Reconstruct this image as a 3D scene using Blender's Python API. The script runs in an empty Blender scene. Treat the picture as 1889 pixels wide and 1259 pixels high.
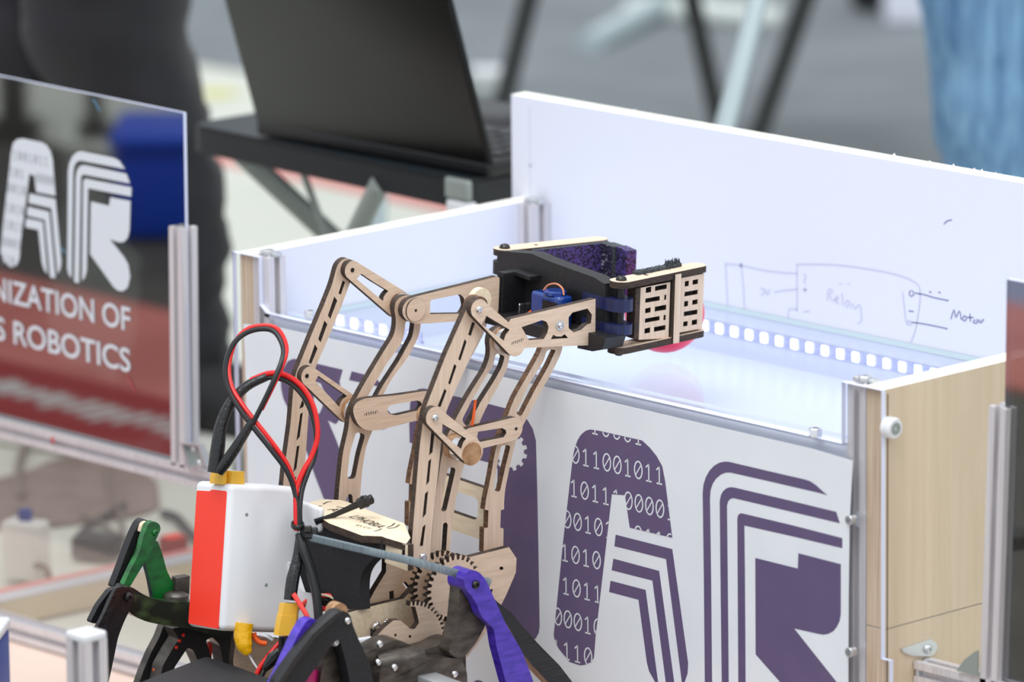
import bpy, math, random
from math import pi, sin, cos, radians
from mathutils import Vector, Matrix, noise
from mathutils.geometry import tessellate_polygon
random.seed(4)
V = Vector
SC = bpy.context.scene
COL = SC.collection
OZ = 0.428                                   # arena floor is z = 0; the box rim is at z = 0.428
X3, Y3, Z3 = V((1, 0, 0)), V((0, 1, 0)), V((0, 0, 1))

# ------------------------------------------------------------------ camera, light, exposure
W, H, FPX = 1889, 1259, 12000.0
yaw, pitch, roll = radians(46.6), radians(12.55), radians(-0.62)
CD = V((-sin(yaw) * cos(pitch), cos(yaw) * cos(pitch), -sin(pitch)))
r0 = V((cos(yaw), sin(yaw), 0)); u0 = r0.cross(CD)
CR, CU = cos(roll) * r0 + sin(roll) * u0, -sin(roll) * r0 + cos(roll) * u0

def ray(x, y):
    return (FPX * CD + (x - W / 2) * CR - (y - H / 2) * CU).normalized()
_v = ray(1634, 719)
CAM = V((0, 0, OZ)) - _v * (5.1 / _v.dot(CD))
cam = bpy.data.cameras.new('camera'); camo = bpy.data.objects.new('camera', cam); COL.objects.link(camo)
camo.matrix_world = Matrix(((CR.x, CU.x, -CD.x, CAM.x), (CR.y, CU.y, -CD.y, CAM.y), (CR.z, CU.z, -CD.z, CAM.z), (0, 0, 0, 1)))
cam.sensor_width = 36; cam.lens = 36 * FPX / W; cam.clip_start = .1; cam.clip_end = 100
cam.dof.use_dof = True; cam.dof.focus_distance = 5.35; cam.dof.aperture_fstop = 5.0
SC.camera = camo
wd = bpy.data.worlds.new('world'); SC.world = wd; wd.use_nodes = True
wd.node_tree.nodes['Background'].inputs[0].default_value = (.90, .95, 1, 1)
wd.node_tree.nodes['Background'].inputs[1].default_value = .92
def area(name, loc, target, size, power, col=(1, 1, 1)):
    l = bpy.data.lights.new(name, 'AREA'); l.size = size; l.energy = power; l.color = col
    o = bpy.data.objects.new(name, l); COL.objects.link(o); o.location = loc
    o.rotation_euler = (V(target) - V(loc)).to_track_quat('-Z', 'Y').to_euler()
area('hall_lamp', (.6, -2.2, 4.2), (-.4, 0, .4), 2.2, 112, (1, .985, .97))
area('hall_lamp_rear', (-2.0, 1.0, 4.3), (-1.6, .9, .0), 2.0, 92, (.96, .98, 1))
area('hall_lamp_side', (3.2, 1.4, 3.6), (-.3, 0, .3), 1.8, 36, (1, .985, .97))
SC.view_settings.view_transform = 'Standard'; SC.view_settings.look = 'None'
SC.view_settings.gamma = 1; SC.view_settings.use_curve_mapping = False
SC.view_settings.exposure = 0.13

# ------------------------------------------------------------------ materials
def srgb(c):
    return tuple((v / 255 / 12.92 if v / 255 <= .04045 else ((v / 255 + .055) / 1.055) ** 2.4) for v in c)
MATS = {}
def mat(name, c, rough=.5, metal=0, c2=None, scale=(60, 60, 60), detail=4, bump=0, emit=0, spec=.5, ramp=(.35, .65), trans=0, sheen=0, coat=0):
    m = bpy.data.materials.new(name); m.use_nodes = True; MATS[name] = m
    nt = m.node_tree; b = nt.nodes['Principled BSDF']
    col = srgb(c) + (1,)
    b.inputs['Base Color'].default_value = col; b.inputs['Roughness'].default_value = rough
    b.inputs['Metallic'].default_value = metal; b.inputs['Specular IOR Level'].default_value = spec
    b.inputs['Transmission Weight'].default_value = trans
    b.inputs['Sheen Weight'].default_value = sheen; b.inputs['Coat Weight'].default_value = coat
    if emit:
        b.inputs['Emission Color'].default_value = col; b.inputs['Emission Strength'].default_value = emit
    if c2 or bump:
        tc = nt.nodes.new('ShaderNodeTexCoord'); mp = nt.nodes.new('ShaderNodeMapping'); nz = nt.nodes.new('ShaderNodeTexNoise')
        mp.inputs['Scale'].default_value = scale; nz.inputs['Scale'].default_value = 1; nz.inputs['Detail'].default_value = detail
        nt.links.new(tc.outputs['Object'], mp.inputs['Vector']); nt.links.new(mp.outputs[0], nz.inputs['Vector'])
        if c2:
            rp = nt.nodes.new('ShaderNodeValToRGB')
            rp.color_ramp.elements[0].position, rp.color_ramp.elements[1].position = ramp
            rp.color_ramp.elements[0].color = col; rp.color_ramp.elements[1].color = srgb(c2) + (1,)
            nt.links.new(nz.outputs['Fac'], rp.inputs[0]); nt.links.new(rp.outputs[0], b.inputs['Base Color'])
        if bump:
            bp = nt.nodes.new('ShaderNodeBump'); bp.inputs['Strength'].default_value = bump; bp.inputs['Distance'].default_value = .002
            nt.links.new(nz.outputs['Fac'], bp.inputs['Height']); nt.links.new(bp.outputs[0], b.inputs['Normal'])
    return m
def sheet_mat(name, tint, glossy, haze=0, rough=.02, hazecol=(220, 222, 225)):
    """thin clear sheet: see-through + mirror reflection + a little milky haze"""
    m = bpy.data.materials.new(name); m.use_nodes = True; nt = m.node_tree; MATS[name] = m
    for n in list(nt.nodes): nt.nodes.remove(n)
    out = nt.nodes.new('ShaderNodeOutputMaterial'); tr = nt.nodes.new('ShaderNodeBsdfTransparent'); gl = nt.nodes.new('ShaderNodeBsdfGlossy')
    df = nt.nodes.new('ShaderNodeBsdfDiffuse'); m1 = nt.nodes.new('ShaderNodeMixShader'); m2 = nt.nodes.new('ShaderNodeMixShader')
    tr.inputs[0].default_value = tuple(tint) + (1,); gl.inputs['Roughness'].default_value = rough; df.inputs[0].default_value = srgb(hazecol) + (1,)
    m1.inputs[0].default_value = glossy; m2.inputs[0].default_value = haze
    nt.links.new(tr.outputs[0], m1.inputs[1]); nt.links.new(gl.outputs[0], m1.inputs[2])
    nt.links.new(m1.outputs[0], m2.inputs[1]); nt.links.new(df.outputs[0], m2.inputs[2]); nt.links.new(m2.outputs[0], out.inputs[0])
    return m
wood = mat('wood_along', (225, 201, 179), .6, c2=(206, 180, 157), scale=(420, 18, 420), ramp=(.35, .75))
woodz = mat('wood_upright', (225, 201, 180), .6, c2=(207, 181, 158), scale=(420, 420, 16), ramp=(.35, .75))
woodp = mat('wood_pale', (234, 218, 192), .6, c2=(218, 198, 166), scale=(40, 300, 300), ramp=(.35, .75))
woodb = mat('wood_stained', (182, 142, 104), .5, c2=(146, 106, 72), scale=(200, 90, 120))
burnt = mat('wood_burnt_edge', (74, 56, 44), .75, c2=(38, 29, 25), scale=(160, 160, 500), ramp=(.3, .7))
burntl = mat('wood_burnt_edge_light', (128, 92, 64), .7, c2=(70, 48, 34), scale=(160, 160, 500), ramp=(.3, .7))
scorch = mat('scorch_mark', (40, 30, 24), .8)
blackp = mat('black_plastic', (30, 30, 33), .45, c2=(22, 22, 25), scale=(300, 300, 300), bump=.08)
blackm = mat('black_matte', (24, 24, 27), .7, c2=(34, 34, 38), scale=(500, 500, 500), bump=.15)
blackg = mat('black_print', (20, 21, 22), .3, c2=(38, 40, 42), scale=(40, 40, 700), bump=.25)
bluep = mat('blue_black_print', (36, 44, 92), .35, c2=(26, 30, 62), scale=(500, 500, 30))
zinc = mat('zinc', (205, 208, 210), .32, .75)
steel = mat('bright_steel', (225, 225, 228), .18, 1)
dsteel = mat('dark_bolt', (70, 68, 66), .35, 1)
alu = mat('aluminium', (222, 219, 221), .34, .3, c2=(204, 200, 204), scale=(600, 600, 6))
alub = mat('aluminium_matte', (206, 208, 210), .55, .8)
gun = mat('gunmetal_print', (92, 85, 78), .38, .3, c2=(58, 52, 48), scale=(60, 60, 140), bump=.2)
white = mat('white_melamine', (222, 225, 238), .35)  # bluish cast of the LED light is mixed into the white
whitep = mat('white_plastic', (226, 228, 232), .35)
chip = mat('white_chipped_edge', (250, 249, 245), .8, c2=(238, 234, 222), scale=(500, 500, 500), bump=.5)
ply = mat('plywood_face', (210, 192, 168), .55, c2=(199, 180, 153), scale=(60, 110, 5), ramp=(.3, .75))
plye = mat('plywood_edge', (214, 192, 168), .7, c2=(178, 150, 124), scale=(420, 30, 9), ramp=(.35, .7))
seam = mat('seam_dark', (80, 62, 44), .8)
clear = sheet_mat('clear_acrylic', (.99, .995, 1), .03, .01)
glass = sheet_mat('glass_deck', (.96, .98, .99), .10, .02, .03)
smoke = sheet_mat('reflective_acrylic', (.30, .31, .31), .40, .0, .03)
smoke2 = sheet_mat('clear_scratched_acrylic', (1, .99, .98), .09, .07, .06, (190, 176, 172))
edgelit = mat('acrylic_edge', (222, 228, 250), .3)  # pale blue stands in for light gathered at the sheet's rim
greenedge = mat('glass_edge', (206, 224, 224), .2)
purple = mat('ink_purple', (92, 80, 116), .45, c2=(98, 84, 118), scale=(30, 30, 30))
vinyl = mat('banner_vinyl', (226, 230, 236), .4, c2=(220, 225, 232), scale=(14, 14, 14), bump=.35, detail=2)
vinylw = mat('white_vinyl', (214, 220, 228), .5)
vinylg = mat('vinyl_cutout', (150, 156, 164), .5)
ink = mat('marker_ink', (200, 202, 222), .6)
inkd = mat('marker_ink_dark', (146, 148, 182), .6)
led_on = mat('led_lit', (196, 202, 255), .5, emit=6)
pcb = mat('led_strip_tape', (196, 200, 232), .5, c2=(160, 166, 214), scale=(150, 150, 900))
ballm = mat('ball_pink', (255, 56, 104), .35)
redm = mat('red_sticker', (252, 58, 36), .45)
cred = mat('red_cable', (218, 26, 26), .35)
cblk = mat('black_cable', (28, 29, 32), .38)
shrink = mat('heat_shrink', (30, 32, 34), .25, bump=.4, scale=(300, 300, 300))
pinkred = mat('coral_tube', (250, 78, 72), .5)
xty = mat('connector_yellow', (238, 186, 62), .4)
kapton = mat('kapton_yellow', (236, 178, 14), .2, bump=.8, scale=(120, 120, 120))
foam = mat('black_foam', (82, 88, 92), .9, c2=(46, 52, 56), scale=(500, 500, 500), bump=.8)
mesh_p = mat('rubber_mesh_purple', (78, 62, 128), .5, c2=(24, 20, 36), scale=(420, 420, 420), ramp=(.42, .6), bump=.6, detail=1)
mesh_w = mat('rubber_mesh_specked', (44, 40, 58), .25, c2=(150, 150, 168), scale=(260, 260, 420), ramp=(.58, .7), bump=.8, detail=1)  # dark rubber mesh with pale specks
servob = mat('servo_blue', (12, 52, 128), .18, coat=.5)
servol = mat('servo_label', (16, 15, 20), .3)
copper = mat('copper_wire', (206, 130, 96), .5)
orange = mat('orange_plastic', (240, 96, 24), .4)
purpl = mat('purple_print', (84, 56, 190), .3, c2=(58, 38, 160), scale=(90, 90, 260), coat=.4)
magenta = mat('magenta_print', (190, 20, 110), .35)
greenp = mat('green_print', (10, 120, 44), .28, c2=(8, 74, 30), scale=(50, 50, 120), coat=.4)
moss = mat('mottled_green_print', (26, 30, 24), .3, c2=(78, 98, 58), scale=(45, 45, 75), ramp=(.5, .75))
strapm = mat('grey_tie', (142, 154, 160), .5, c2=(110, 124, 132), scale=(900, 900, 10))
lapt = mat('laptop_lid', (13, 11, 11), .30, spec=.3)
lapk = mat('laptop_key', (26, 26, 30), .4)
lapd = mat('laptop_deck', (16, 17, 21), .4)
seatm = mat('chair_seat', (34, 42, 48), .5)
seatrim = mat('chair_rim', (24, 27, 31), .5)
tube_g = mat('grey_tube', (146, 154, 150), .4, .2)
tube_l = mat('pale_tube', (190, 206, 210), .3, .3)
tube_d = mat('dark_tube', (40, 42, 42), .5)
denim = mat('denim', (122, 162, 194), .9, c2=(66, 104, 146), scale=(120, 120, 7), ramp=(.3, .72), detail=5, bump=.2)
trous = mat('dark_trousers', (21, 21, 30), .8, c2=(14, 14, 20), scale=(30, 30, 8), sheen=.15)
skin = mat('skin', (196, 150, 126), .6); hairm = mat('hair', (46, 34, 28), .7)
shirt = mat('shirt', (58, 62, 74), .8); shoem = mat('shoe_black', (22, 22, 24), .6); solem = mat('shoe_sole', (210, 210, 205), .7)
fl_b = mat('floor_beige', (200, 203, 192), .6, c2=(208, 209, 198), scale=(3, 3, 3))
fl_g = mat('floor_grey', (112, 118, 122), .8, c2=(124, 130, 134), scale=(6, 6, 6))
fl_d = mat('floor_dark_rubber', (62, 60, 56), .8, c2=(74, 72, 66), scale=(9, 9, 9))
fl_p = mat('floor_pink', (236, 212, 198), .6, c2=(228, 204, 190), scale=(5, 5, 5))
tape_r = mat('red_tape', (214, 130, 124), .6)
blue = mat('blue_plastic', (4, 56, 150), .5); bluec = mat('crate_blue', (14, 70, 196), .5)
matr = mat('mat_red', (206, 122, 112), .8, c2=(180, 100, 92), scale=(4, 4, 4))
matd = mat('mat_dark_red', (150, 40, 42), .8)
greyb = mat('grey_board', (182, 184, 190), .6); tan = mat('tan_board', (206, 190, 160), .7)
adapt = mat('adapter_white', (232, 229, 224), .4); adblk = mat('adapter_black', (52, 54, 58), .5)
clothm = mat('cloth_brown', (140, 122, 114), .9, c2=(122, 106, 100), scale=(25, 25, 25))
matb = mat('mat_blue_grey', (140, 146, 176), .8)
cabg = mat('grey_cable', (120, 108, 100), .5); yel = mat('yellow_tape', (206, 204, 132), .6)
pale = mat('pale_plastic', (205, 212, 208), .5)
hallw = mat('hall_panel_pale', (186, 196, 180), .8); halld = mat('hall_panel_dark', (62, 60, 54), .8)

# ------------------------------------------------------------------ geometry tools
def at(x, y, D):
    v = ray(x, y); return CAM + v * (D / v.dot(CD))
def hit(x, y, p0, n):
    v = ray(x, y); return CAM + v * ((V(p0) - CAM).dot(n) / v.dot(n))
def bp(x, z, y=0):                                   # a box coordinate in mm -> world
    return V((x / 1000, y / 1000, z / 1000 + OZ))

def link(o, parent=None):
    COL.objects.link(o)
    if parent is not None: o.parent = parent
    return o
def wloc(o):
    p = V(o.location)
    while o.parent: o = o.parent; p += V(o.location)
    return p
def obj(name, data, mats, parent=None, smooth=.6, loc=None):
    """data = (verts, faces[, matindex]) in world metres"""
    vs, fs = data[0], data[1]
    mi = data[2] if len(data) > 2 else None
    base = wloc(parent) if parent is not None else (V(loc) if loc is not None else sum((V(v) for v in vs), V()) / len(vs))
    if parent is None and loc is None:
        base = V((base.x, base.y, min(v[2] for v in vs)))
    me = bpy.data.meshes.new(name)
    me.from_pydata([tuple(V(v) - base) for v in vs], [], [tuple(f) for f in fs])
    for m in (mats if isinstance(mats, (list, tuple)) else [mats]): me.materials.append(m)
    if mi: me.polygons.foreach_set('material_index', mi)
    if smooth:
        me.shade_smooth(); me.set_sharp_from_angle(angle=smooth)
    me.update()
    o = bpy.data.objects.new(name, me); link(o, parent)
    if parent is None: o.location = base
    return o
def tag(o, label, cat, group=None):
    o['label'] = label; o['category'] = cat
    if group: o['group'] = group
    return o
def thing(name, loc, label, cat, group=None):
    o = bpy.data.objects.new(name, None); COL.objects.link(o); o.location = loc; o.empty_display_size = .02
    return tag(o, label, cat, group)
def struct(name, data, m, smooth=0):
    o = obj(name, data, m, smooth=smooth, loc=(0, 0, 0)); o['kind'] = 'structure'; return o
def join(*ds):
    vs, fs, mi = [], [], []
    for d in ds:
        b = len(vs); vs += list(d[0]); fs += [tuple(i + b for i in f) for f in d[1]]
        mi += list(d[2]) if len(d) > 2 else [0] * len(d[1])
    return vs, fs, mi
class Fr:
    def __init__(s, o, U, Vv, N): s.o, s.U, s.V, s.N = V(o), V(U), V(Vv), V(N)
    def w(s, u, v, n=0): return s.o + s.U * u + s.V * v + s.N * n
    def px(s, x, y, n=0):
        q = hit(x, y, s.o + s.N * n, s.N) - s.o
        return (q.dot(s.U), q.dot(s.V))
    def pxs(s, pts, n=0): return [s.px(x, y, n) for x, y in pts]
def area2(p): return sum(p[i - 1][0] * p[i][1] - p[i][0] * p[i - 1][1] for i in range(len(p)))
def fillet(p, r, seg=5):
    out = []; n = len(p)
    for i in range(n):
        a, b, c = V(p[i - 1]), V(p[i]), V(p[(i + 1) % n])
        rr = r[i] if isinstance(r, (list, tuple)) else r
        d1, d2 = a - b, c - b
        if rr <= 0 or d1.length < 1e-9 or d2.length < 1e-9: out.append(tuple(b)); continue
        k = min(rr, d1.length * .48, d2.length * .48)
        p1, p2 = b + d1.normalized() * k, b + d2.normalized() * k
        for j in range(seg + 1):
            t = j / seg; out.append(tuple(p1 * (1 - t) ** 2 + b * 2 * t * (1 - t) + p2 * t * t))
    return out
def circ(c, r, seg=28): return [(c[0] + r * cos(2 * pi * k / seg), c[1] + r * sin(2 * pi * k / seg)) for k in range(seg)]
def capsule(p, q, r1, r2=None, seg=12):
    r2 = r1 if r2 is None else r2
    p, q = V(p), V(q); d = q - p; L = d.length; a = math.atan2(d.y, d.x); b = math.acos(max(-1, min(1, (r1 - r2) / L)))
    o = [(q.x + r2 * cos(a + t), q.y + r2 * sin(a + t)) for t in [-b + 2 * b * k / seg for k in range(seg + 1)]]
    o += [(p.x + r1 * cos(a + t), p.y + r1 * sin(a + t)) for t in [b + (2 * pi - 2 * b) * k / seg for k in range(seg + 1)]]
    return o
def catmull(pts, n=6, closed=False):
    P = [V(p) for p in pts]; m = len(P); out = []
    for i in range(m if closed else m - 1):
        if closed: a, b, c, d = P[i - 1], P[i], P[(i + 1) % m], P[(i + 2) % m]
        else: a, b, c, d = P[max(i - 1, 0)], P[i], P[i + 1], P[min(i + 2, m - 1)]
        for k in range(n):
            t = k / n
            out.append(.5 * ((2 * b) + (c - a) * t + (2 * a - 5 * b + 4 * c - d) * t * t + (3 * b - a - 3 * c + d) * t ** 3))
    if not closed: out.append(P[-1])
    return out
def smooth2(pts, n=4): return [tuple(p) for p in catmull(pts, n)]
def slab(fr, outer, holes=(), n0=0, n1=.005):
    """extruded outline with holes; material 0 on the faces, 1 on the edges"""
    loops = [list(outer) if area2(outer) > 0 else list(outer)[::-1]] + [list(h) if area2(h) < 0 else list(h)[::-1] for h in holes]
    flat = [p for l in loops for p in l]; N = len(flat)
    tris = tessellate_polygon([[V((p[0], p[1], 0)) for p in l] for l in loops])
    vs = [fr.w(p[0], p[1], n1) for p in flat] + [fr.w(p[0], p[1], n0) for p in flat]
    fs, mi = [], []
    hand = fr.U.cross(fr.V).dot(fr.N) > 0
    for t in tris:
        a, b, c = t
        s = (flat[b][0] - flat[a][0]) * (flat[c][1] - flat[a][1]) - (flat[c][0] - flat[a][0]) * (flat[b][1] - flat[a][1])
        if abs(s) < 1e-14: continue
        if (s > 0) != hand: a, b, c = a, c, b
        fs.append((a, b, c)); fs.append((a + N, c + N, b + N)); mi += [0, 0]
    k = 0
    for l in loops:
        m = len(l)
        for i in range(m):
            a, b = k + i, k + (i + 1) % m
            fs.append((b, a, a + N, b + N) if hand else (a, b, b + N, a + N)); mi.append(1)
        k += m
    return vs, fs, mi
def plate(name, fr, outer, holes, n0, n1, mats, parent, smooth=.6):
    return obj(name, slab(fr, outer, holes, n0, n1), mats if isinstance(mats, (list, tuple)) else [mats, mats], parent, smooth)
def box(fr, u0, u1, v0, v1, n0, n1, b=0):
    o = [(u0, v0), (u1, v0), (u1, v1), (u0, v1)]
    return slab(fr, fillet(o, b, 3) if b else o, (), n0, n1)
def rbox(fr, u0, u1, v0, v1, n0, n1, b, k=3):
    """box rounded on all edges"""
    vs, fs = [], []
    rings = []
    for i in range(2 * k + 2):
        if i <= k: t = i / k * pi / 2; ins, n = b * (1 - sin(t)), n0 + b * (1 - cos(t))
        else: t = (i - k - 1) / k * pi / 2; ins, n = b * (1 - cos(t)), n1 - b + b * sin(t)
        ring = []
        for cx, cy, a0 in ((u1 - b, v1 - b, 0), (u0 + b, v1 - b, pi / 2), (u0 + b, v0 + b, pi), (u1 - b, v0 + b, 1.5 * pi)):
            for j in range(k + 1):
                a = a0 + j / k * pi / 2; ring.append(fr.w(cx + (b - ins) * cos(a), cy + (b - ins) * sin(a), n))
        rings.append(ring)
    m = len(rings[0]); hand = fr.U.cross(fr.V).dot(fr.N) > 0
    for r in rings: vs += r
    for i in range(len(rings) - 1):
        for j in range(m):
            q = (i * m + j, i * m + (j + 1) % m, (i + 1) * m + (j + 1) % m, (i + 1) * m + j)
            fs.append(q if hand else q[::-1])
    a, b2 = tuple(range(m)), tuple(range((len(rings) - 1) * m, len(rings) * m))
    fs += [a[::-1], b2] if hand else [a, b2[::-1]]
    return vs, fs
def perp(d):
    d = V(d).normalized(); a = d.cross(Z3)
    if a.length < .05: a = d.cross(X3)
    a.normalize(); return a, d.cross(a)
def tube(pts, r, seg=10, n=6, flat=1.0, up=None):
    P = catmull(pts, n) if n > 1 and len(pts) > 2 else [V(p) for p in pts]
    M = len(P); vs, fs = [], []; pa = None
    for i, p in enumerate(P):
        d = (P[min(i + 1, M - 1)] - P[max(i - 1, 0)]).normalized()
        if up is not None: a = (V(up) - d * V(up).dot(d)).normalized()
        elif pa is None: a = perp(d)[0]
        else: a = (pa - d * pa.dot(d)).normalized()
        pa = a; b = d.cross(a)
        t = i / (M - 1) * (len(r) - 1) if isinstance(r, (list, tuple)) else 0
        rr = r if not isinstance(r, (list, tuple)) else r[int(t)] + (r[min(int(t) + 1, len(r) - 1)] - r[int(t)]) * (t - int(t))
        for k in range(seg):
            g = 2 * pi * k / seg; vs.append(p + a * (rr * cos(g)) + b * (rr * flat * sin(g)))
    for i in range(M - 1):
        for k in range(seg):
            k2 = (k + 1) % seg; fs.append((i * seg + k, i * seg + k2, (i + 1) * seg + k2, (i + 1) * seg + k))
    fs.append(tuple(range(seg))[::-1]); fs.append(tuple(range((M - 1) * seg, M * seg)))
    return vs, fs
def cyl(p, q, r, r2=None, seg=24): return tube([p, q], r if r2 is None else [r, r2], seg, 1)
def lathe(p, ax, prof, seg=20):
    ax = V(ax).normalized(); a, b = perp(ax); vs, fs = [], []
    for h, r in prof:
        for k in range(seg): vs.append(V(p) + ax * h + a * (r * cos(2 * pi * k / seg)) + b * (r * sin(2 * pi * k / seg)))
    for i in range(len(prof) - 1):
        for k in range(seg):
            k2 = (k + 1) % seg; fs.append((i * seg + k, i * seg + k2, (i + 1) * seg + k2, (i + 1) * seg + k))
    fs.append(tuple(range(seg))[::-1]); fs.append(tuple(range((len(prof) - 1) * seg, len(prof) * seg)))
    return vs, fs
def button(p, ax, r):                                    # dome head with a hex recess
    return lathe(p, ax, [(0, r), (r * .25, r), (r * .6, r * .8), (r * .75, r * .5), (r * .75, r * .33), (r * .4, r * .3), (r * .4, .0001)], 18)
def hexnut(p, ax, r, h): return lathe(p, ax, [(0, r), (h * .85, r), (h, r * .85), (h, r * .45), (h * .6, r * .45), (h * .6, .0001)], 6)
def caphead(p, ax, r): return lathe(p, ax, [(0, r), (r * 1.5, r), (r * 1.6, r * .9), (r * 1.6, r * .5), (r * .8, r * .5), (r * .8, .0001)], 18)
def sphere(c, r, seg=32, ring=18):
    return lathe(V(c) - Z3 * r, Z3, [(r - r * cos(pi * k / ring), max(r * sin(pi * k / ring), 1e-5)) for k in range(ring + 1)], seg)
def ext_profile(w):
    h, o, l, s, d = w / 2, w * .16, w * .1, w * .29, w * .3
    one = [(-h, -h), (-o, -h), (-o, -h + l), (-s, -h + l), (-s * .55, -h + d), (s * .55, -h + d), (s, -h + l), (o, -h + l), (o, -h)]
    pts = []
    for q in range(4):
        c, s_ = (1, 0, -1, 0)[q], (0, 1, 0, -1)[q]
        pts += [(x * c - y * s_, x * s_ + y * c) for x, y in one]
    return pts
def extrusion(p, q, w, up=None):
    d = (V(q) - V(p)); L = d.length; d.normalize()
    if up is None: up = Y3 if abs(d.z) > .7 else Z3
    a = (V(up) - d * V(up).dot(d)).normalized()
    return slab(Fr(p, a, d.cross(a), d), ext_profile(w), [circ((0, 0), w * .1, 10)], 0, L)
def ribbon(pts, w, fr, n0, n1, closed=False):
    """flat stroke of width w along 2D pts"""
    P = [V(p) for p in pts]; m = len(P); l, r = [], []
    for i in range(m):
        a, b = (P[i - 1], P[(i + 1) % m]) if closed else (P[max(i - 1, 0)], P[min(i + 1, m - 1)])
        t = (b - a).normalized(); nn = V((-t.y, t.x)) * w / 2; l.append(P[i] + nn); r.append(P[i] - nn)
    vs = [fr.w(p.x, p.y, n1) for p in l] + [fr.w(p.x, p.y, n1) for p in r]
    fs = []
    for i in range(m if closed else m - 1):
        j = (i + 1) % m; fs.append((i, m + i, m + j, j))
    return vs, fs
def text(body, size, fr, u, v, n, extrude=.0001, space=1.0, align='LEFT', bold=0, sx=1.0):
    c = bpy.data.curves.new('t', 'FONT'); c.body = body; c.size = size; c.extrude = extrude; c.space_character = space; c.align_x = align; c.offset = bold
    o = bpy.data.objects.new('t', c); COL.objects.link(o)
    me = bpy.data.meshes.new_from_object(o.evaluated_get(bpy.context.evaluated_depsgraph_get()))
    vs = [fr.w(u + p.co.x * sx, v + p.co.y, n + p.co.z) for p in me.vertices]; fs = [tuple(p.vertices) for p in me.polygons]
    bpy.data.objects.remove(o); bpy.data.curves.remove(c); bpy.data.meshes.remove(me)
    return vs, fs
def gear_pts(c, ro, ri, n, a0=0, a1=2 * pi):
    out = []
    for k in range(n):
        a = a0 + (a1 - a0) * k / n; s = (a1 - a0) / n
        for f, r in ((0, ri), (.22, ri), (.34, ro), (.66, ro), (.78, ri)):
            out.append((c[0] + r * cos(a + s * f), c[1] + r * sin(a + s * f)))
    return out
FX = lambda y: Fr((0, y / 1000, OZ), X3, Z3, -Y3)        # plane facing the fence side, y in mm
FT = lambda z: Fr((0, 0, z), X3, Y3, Z3)                 # horizontal plane at world z

# ------------------------------------------------------------------ floors
def rect(x0, y0, x1, y1, z0, z1): return box(FT(0), x0, x1, y0, y1, z0, z1)
struct('floor', rect(-8, -4, 5, 9, -.06, -.002), fl_b)
pA = hit(340, 112, (0, 0, 0), Z3); pB = hit(930, 207, (0, 0, 0), Z3); dd = (pB - pA).normalized(); nn = V((-dd.y, dd.x, 0))
g = [pA - dd * 6, pA + dd * 9, pA + dd * 9 + nn * 9, pA - dd * 6 + nn * 9]
struct('floor', slab(FT(0), [(p.x, p.y) for p in g], (), -.001, .002), fl_g)
struct('floor', rect(-1.6, -.22, 1.6, .05, -.0015, .001), fl_p)
struct('floor', rect(-4.4, -1.56, 1.6, -.22, -.0015, .0012), fl_d)
struct('wall_back', rect(-8, 9, 5, 9.1, 0, 4.5), hallw)
# red tape lines on the venue floor
def floor_strip(p, q, w, name, m, label, cat, h=.0012):
    a, b = hit(*p, (0, 0, 0), Z3), hit(*q, (0, 0, 0), Z3); d = (b - a).normalized(); n_ = V((-d.y, d.x, 0)) * w / 2
    pts = [a - n_, b - n_, b + n_, a + n_]
    return tag(obj(name, slab(FT(0), [(p.x, p.y) for p in pts], (), -.0018, h), [m, m]), label, cat)
floor_strip((330, 262), (1060, 418), .095, 'floor_tape', tape_r, 'faded red tape line across the pale floor behind the black chair', 'tape')
floor_strip((372, 175), (428, 168), .05, 'floor_tape', yel, 'small patch of yellow tape on the pale floor left of the laptop', 'tape')

# ------------------------------------------------------------------ the display box
bx = thing('display_box', bp(-384, -428, 170), 'white open display box with plywood side, clear front and lit deck', 'box')
F0 = FX(0)
m_ = lambda *a: [(x / 1000, z / 1000) for x, z in a]
plate('left_panel', Fr((0, 0, OZ), X3, Y3, Z3), m_((-768, 0), (-751, 0), (-751, 338), (-768, 338)), (), -.428, 0, [chip, white], bx, 0)
lpn = bx.children[0].data; lpn.materials.append(plye)
for p in lpn.polygons:
    if p.normal.y < -.5: p.material_index = 2
bk = plate('back_panel', FX(338), m_((-781, -428), (6, -428), (6, 95), (-781, 92)), (), -.018, 0, [white, chip], bx, 0)
obj('drill_hole', lathe(bp(-757, 30, 338.2), -Y3, [(0, .0016), (.0002, .0016)], 10), seam, bk)
plate('joint_line', FX(338), m_((-757.6, -10), (-756.6, -10), (-756.6, 84), (-757.6, 84)), (), 0, .0002, [ink, ink], bk, 0)
# chipped splinters along the sawn top edge
vs, fs = [], []
for i in range(90):
    x = -775 + 770 * random.random() ** .7; y = 338 + 1 + 15 * random.random(); h = random.choice([.8, 1.2, 1.6, 2.6]); b = len(vs); z = 92 + (x + 781) * .0038
    vs += [bp(x, z - .5, y), bp(x + 2 + 4 * random.random(), z - .5, y), bp(x + 2, z + h, y + 1), bp(x + 1, z - .5, y + 3)]
    fs += [(b, b + 1, b + 2), (b + 1, b + 3, b + 2), (b + 3, b, b + 2)]
o = obj('edge_splinters', (vs, fs), chip, bk, 0); o['kind'] = 'stuff'
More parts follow.
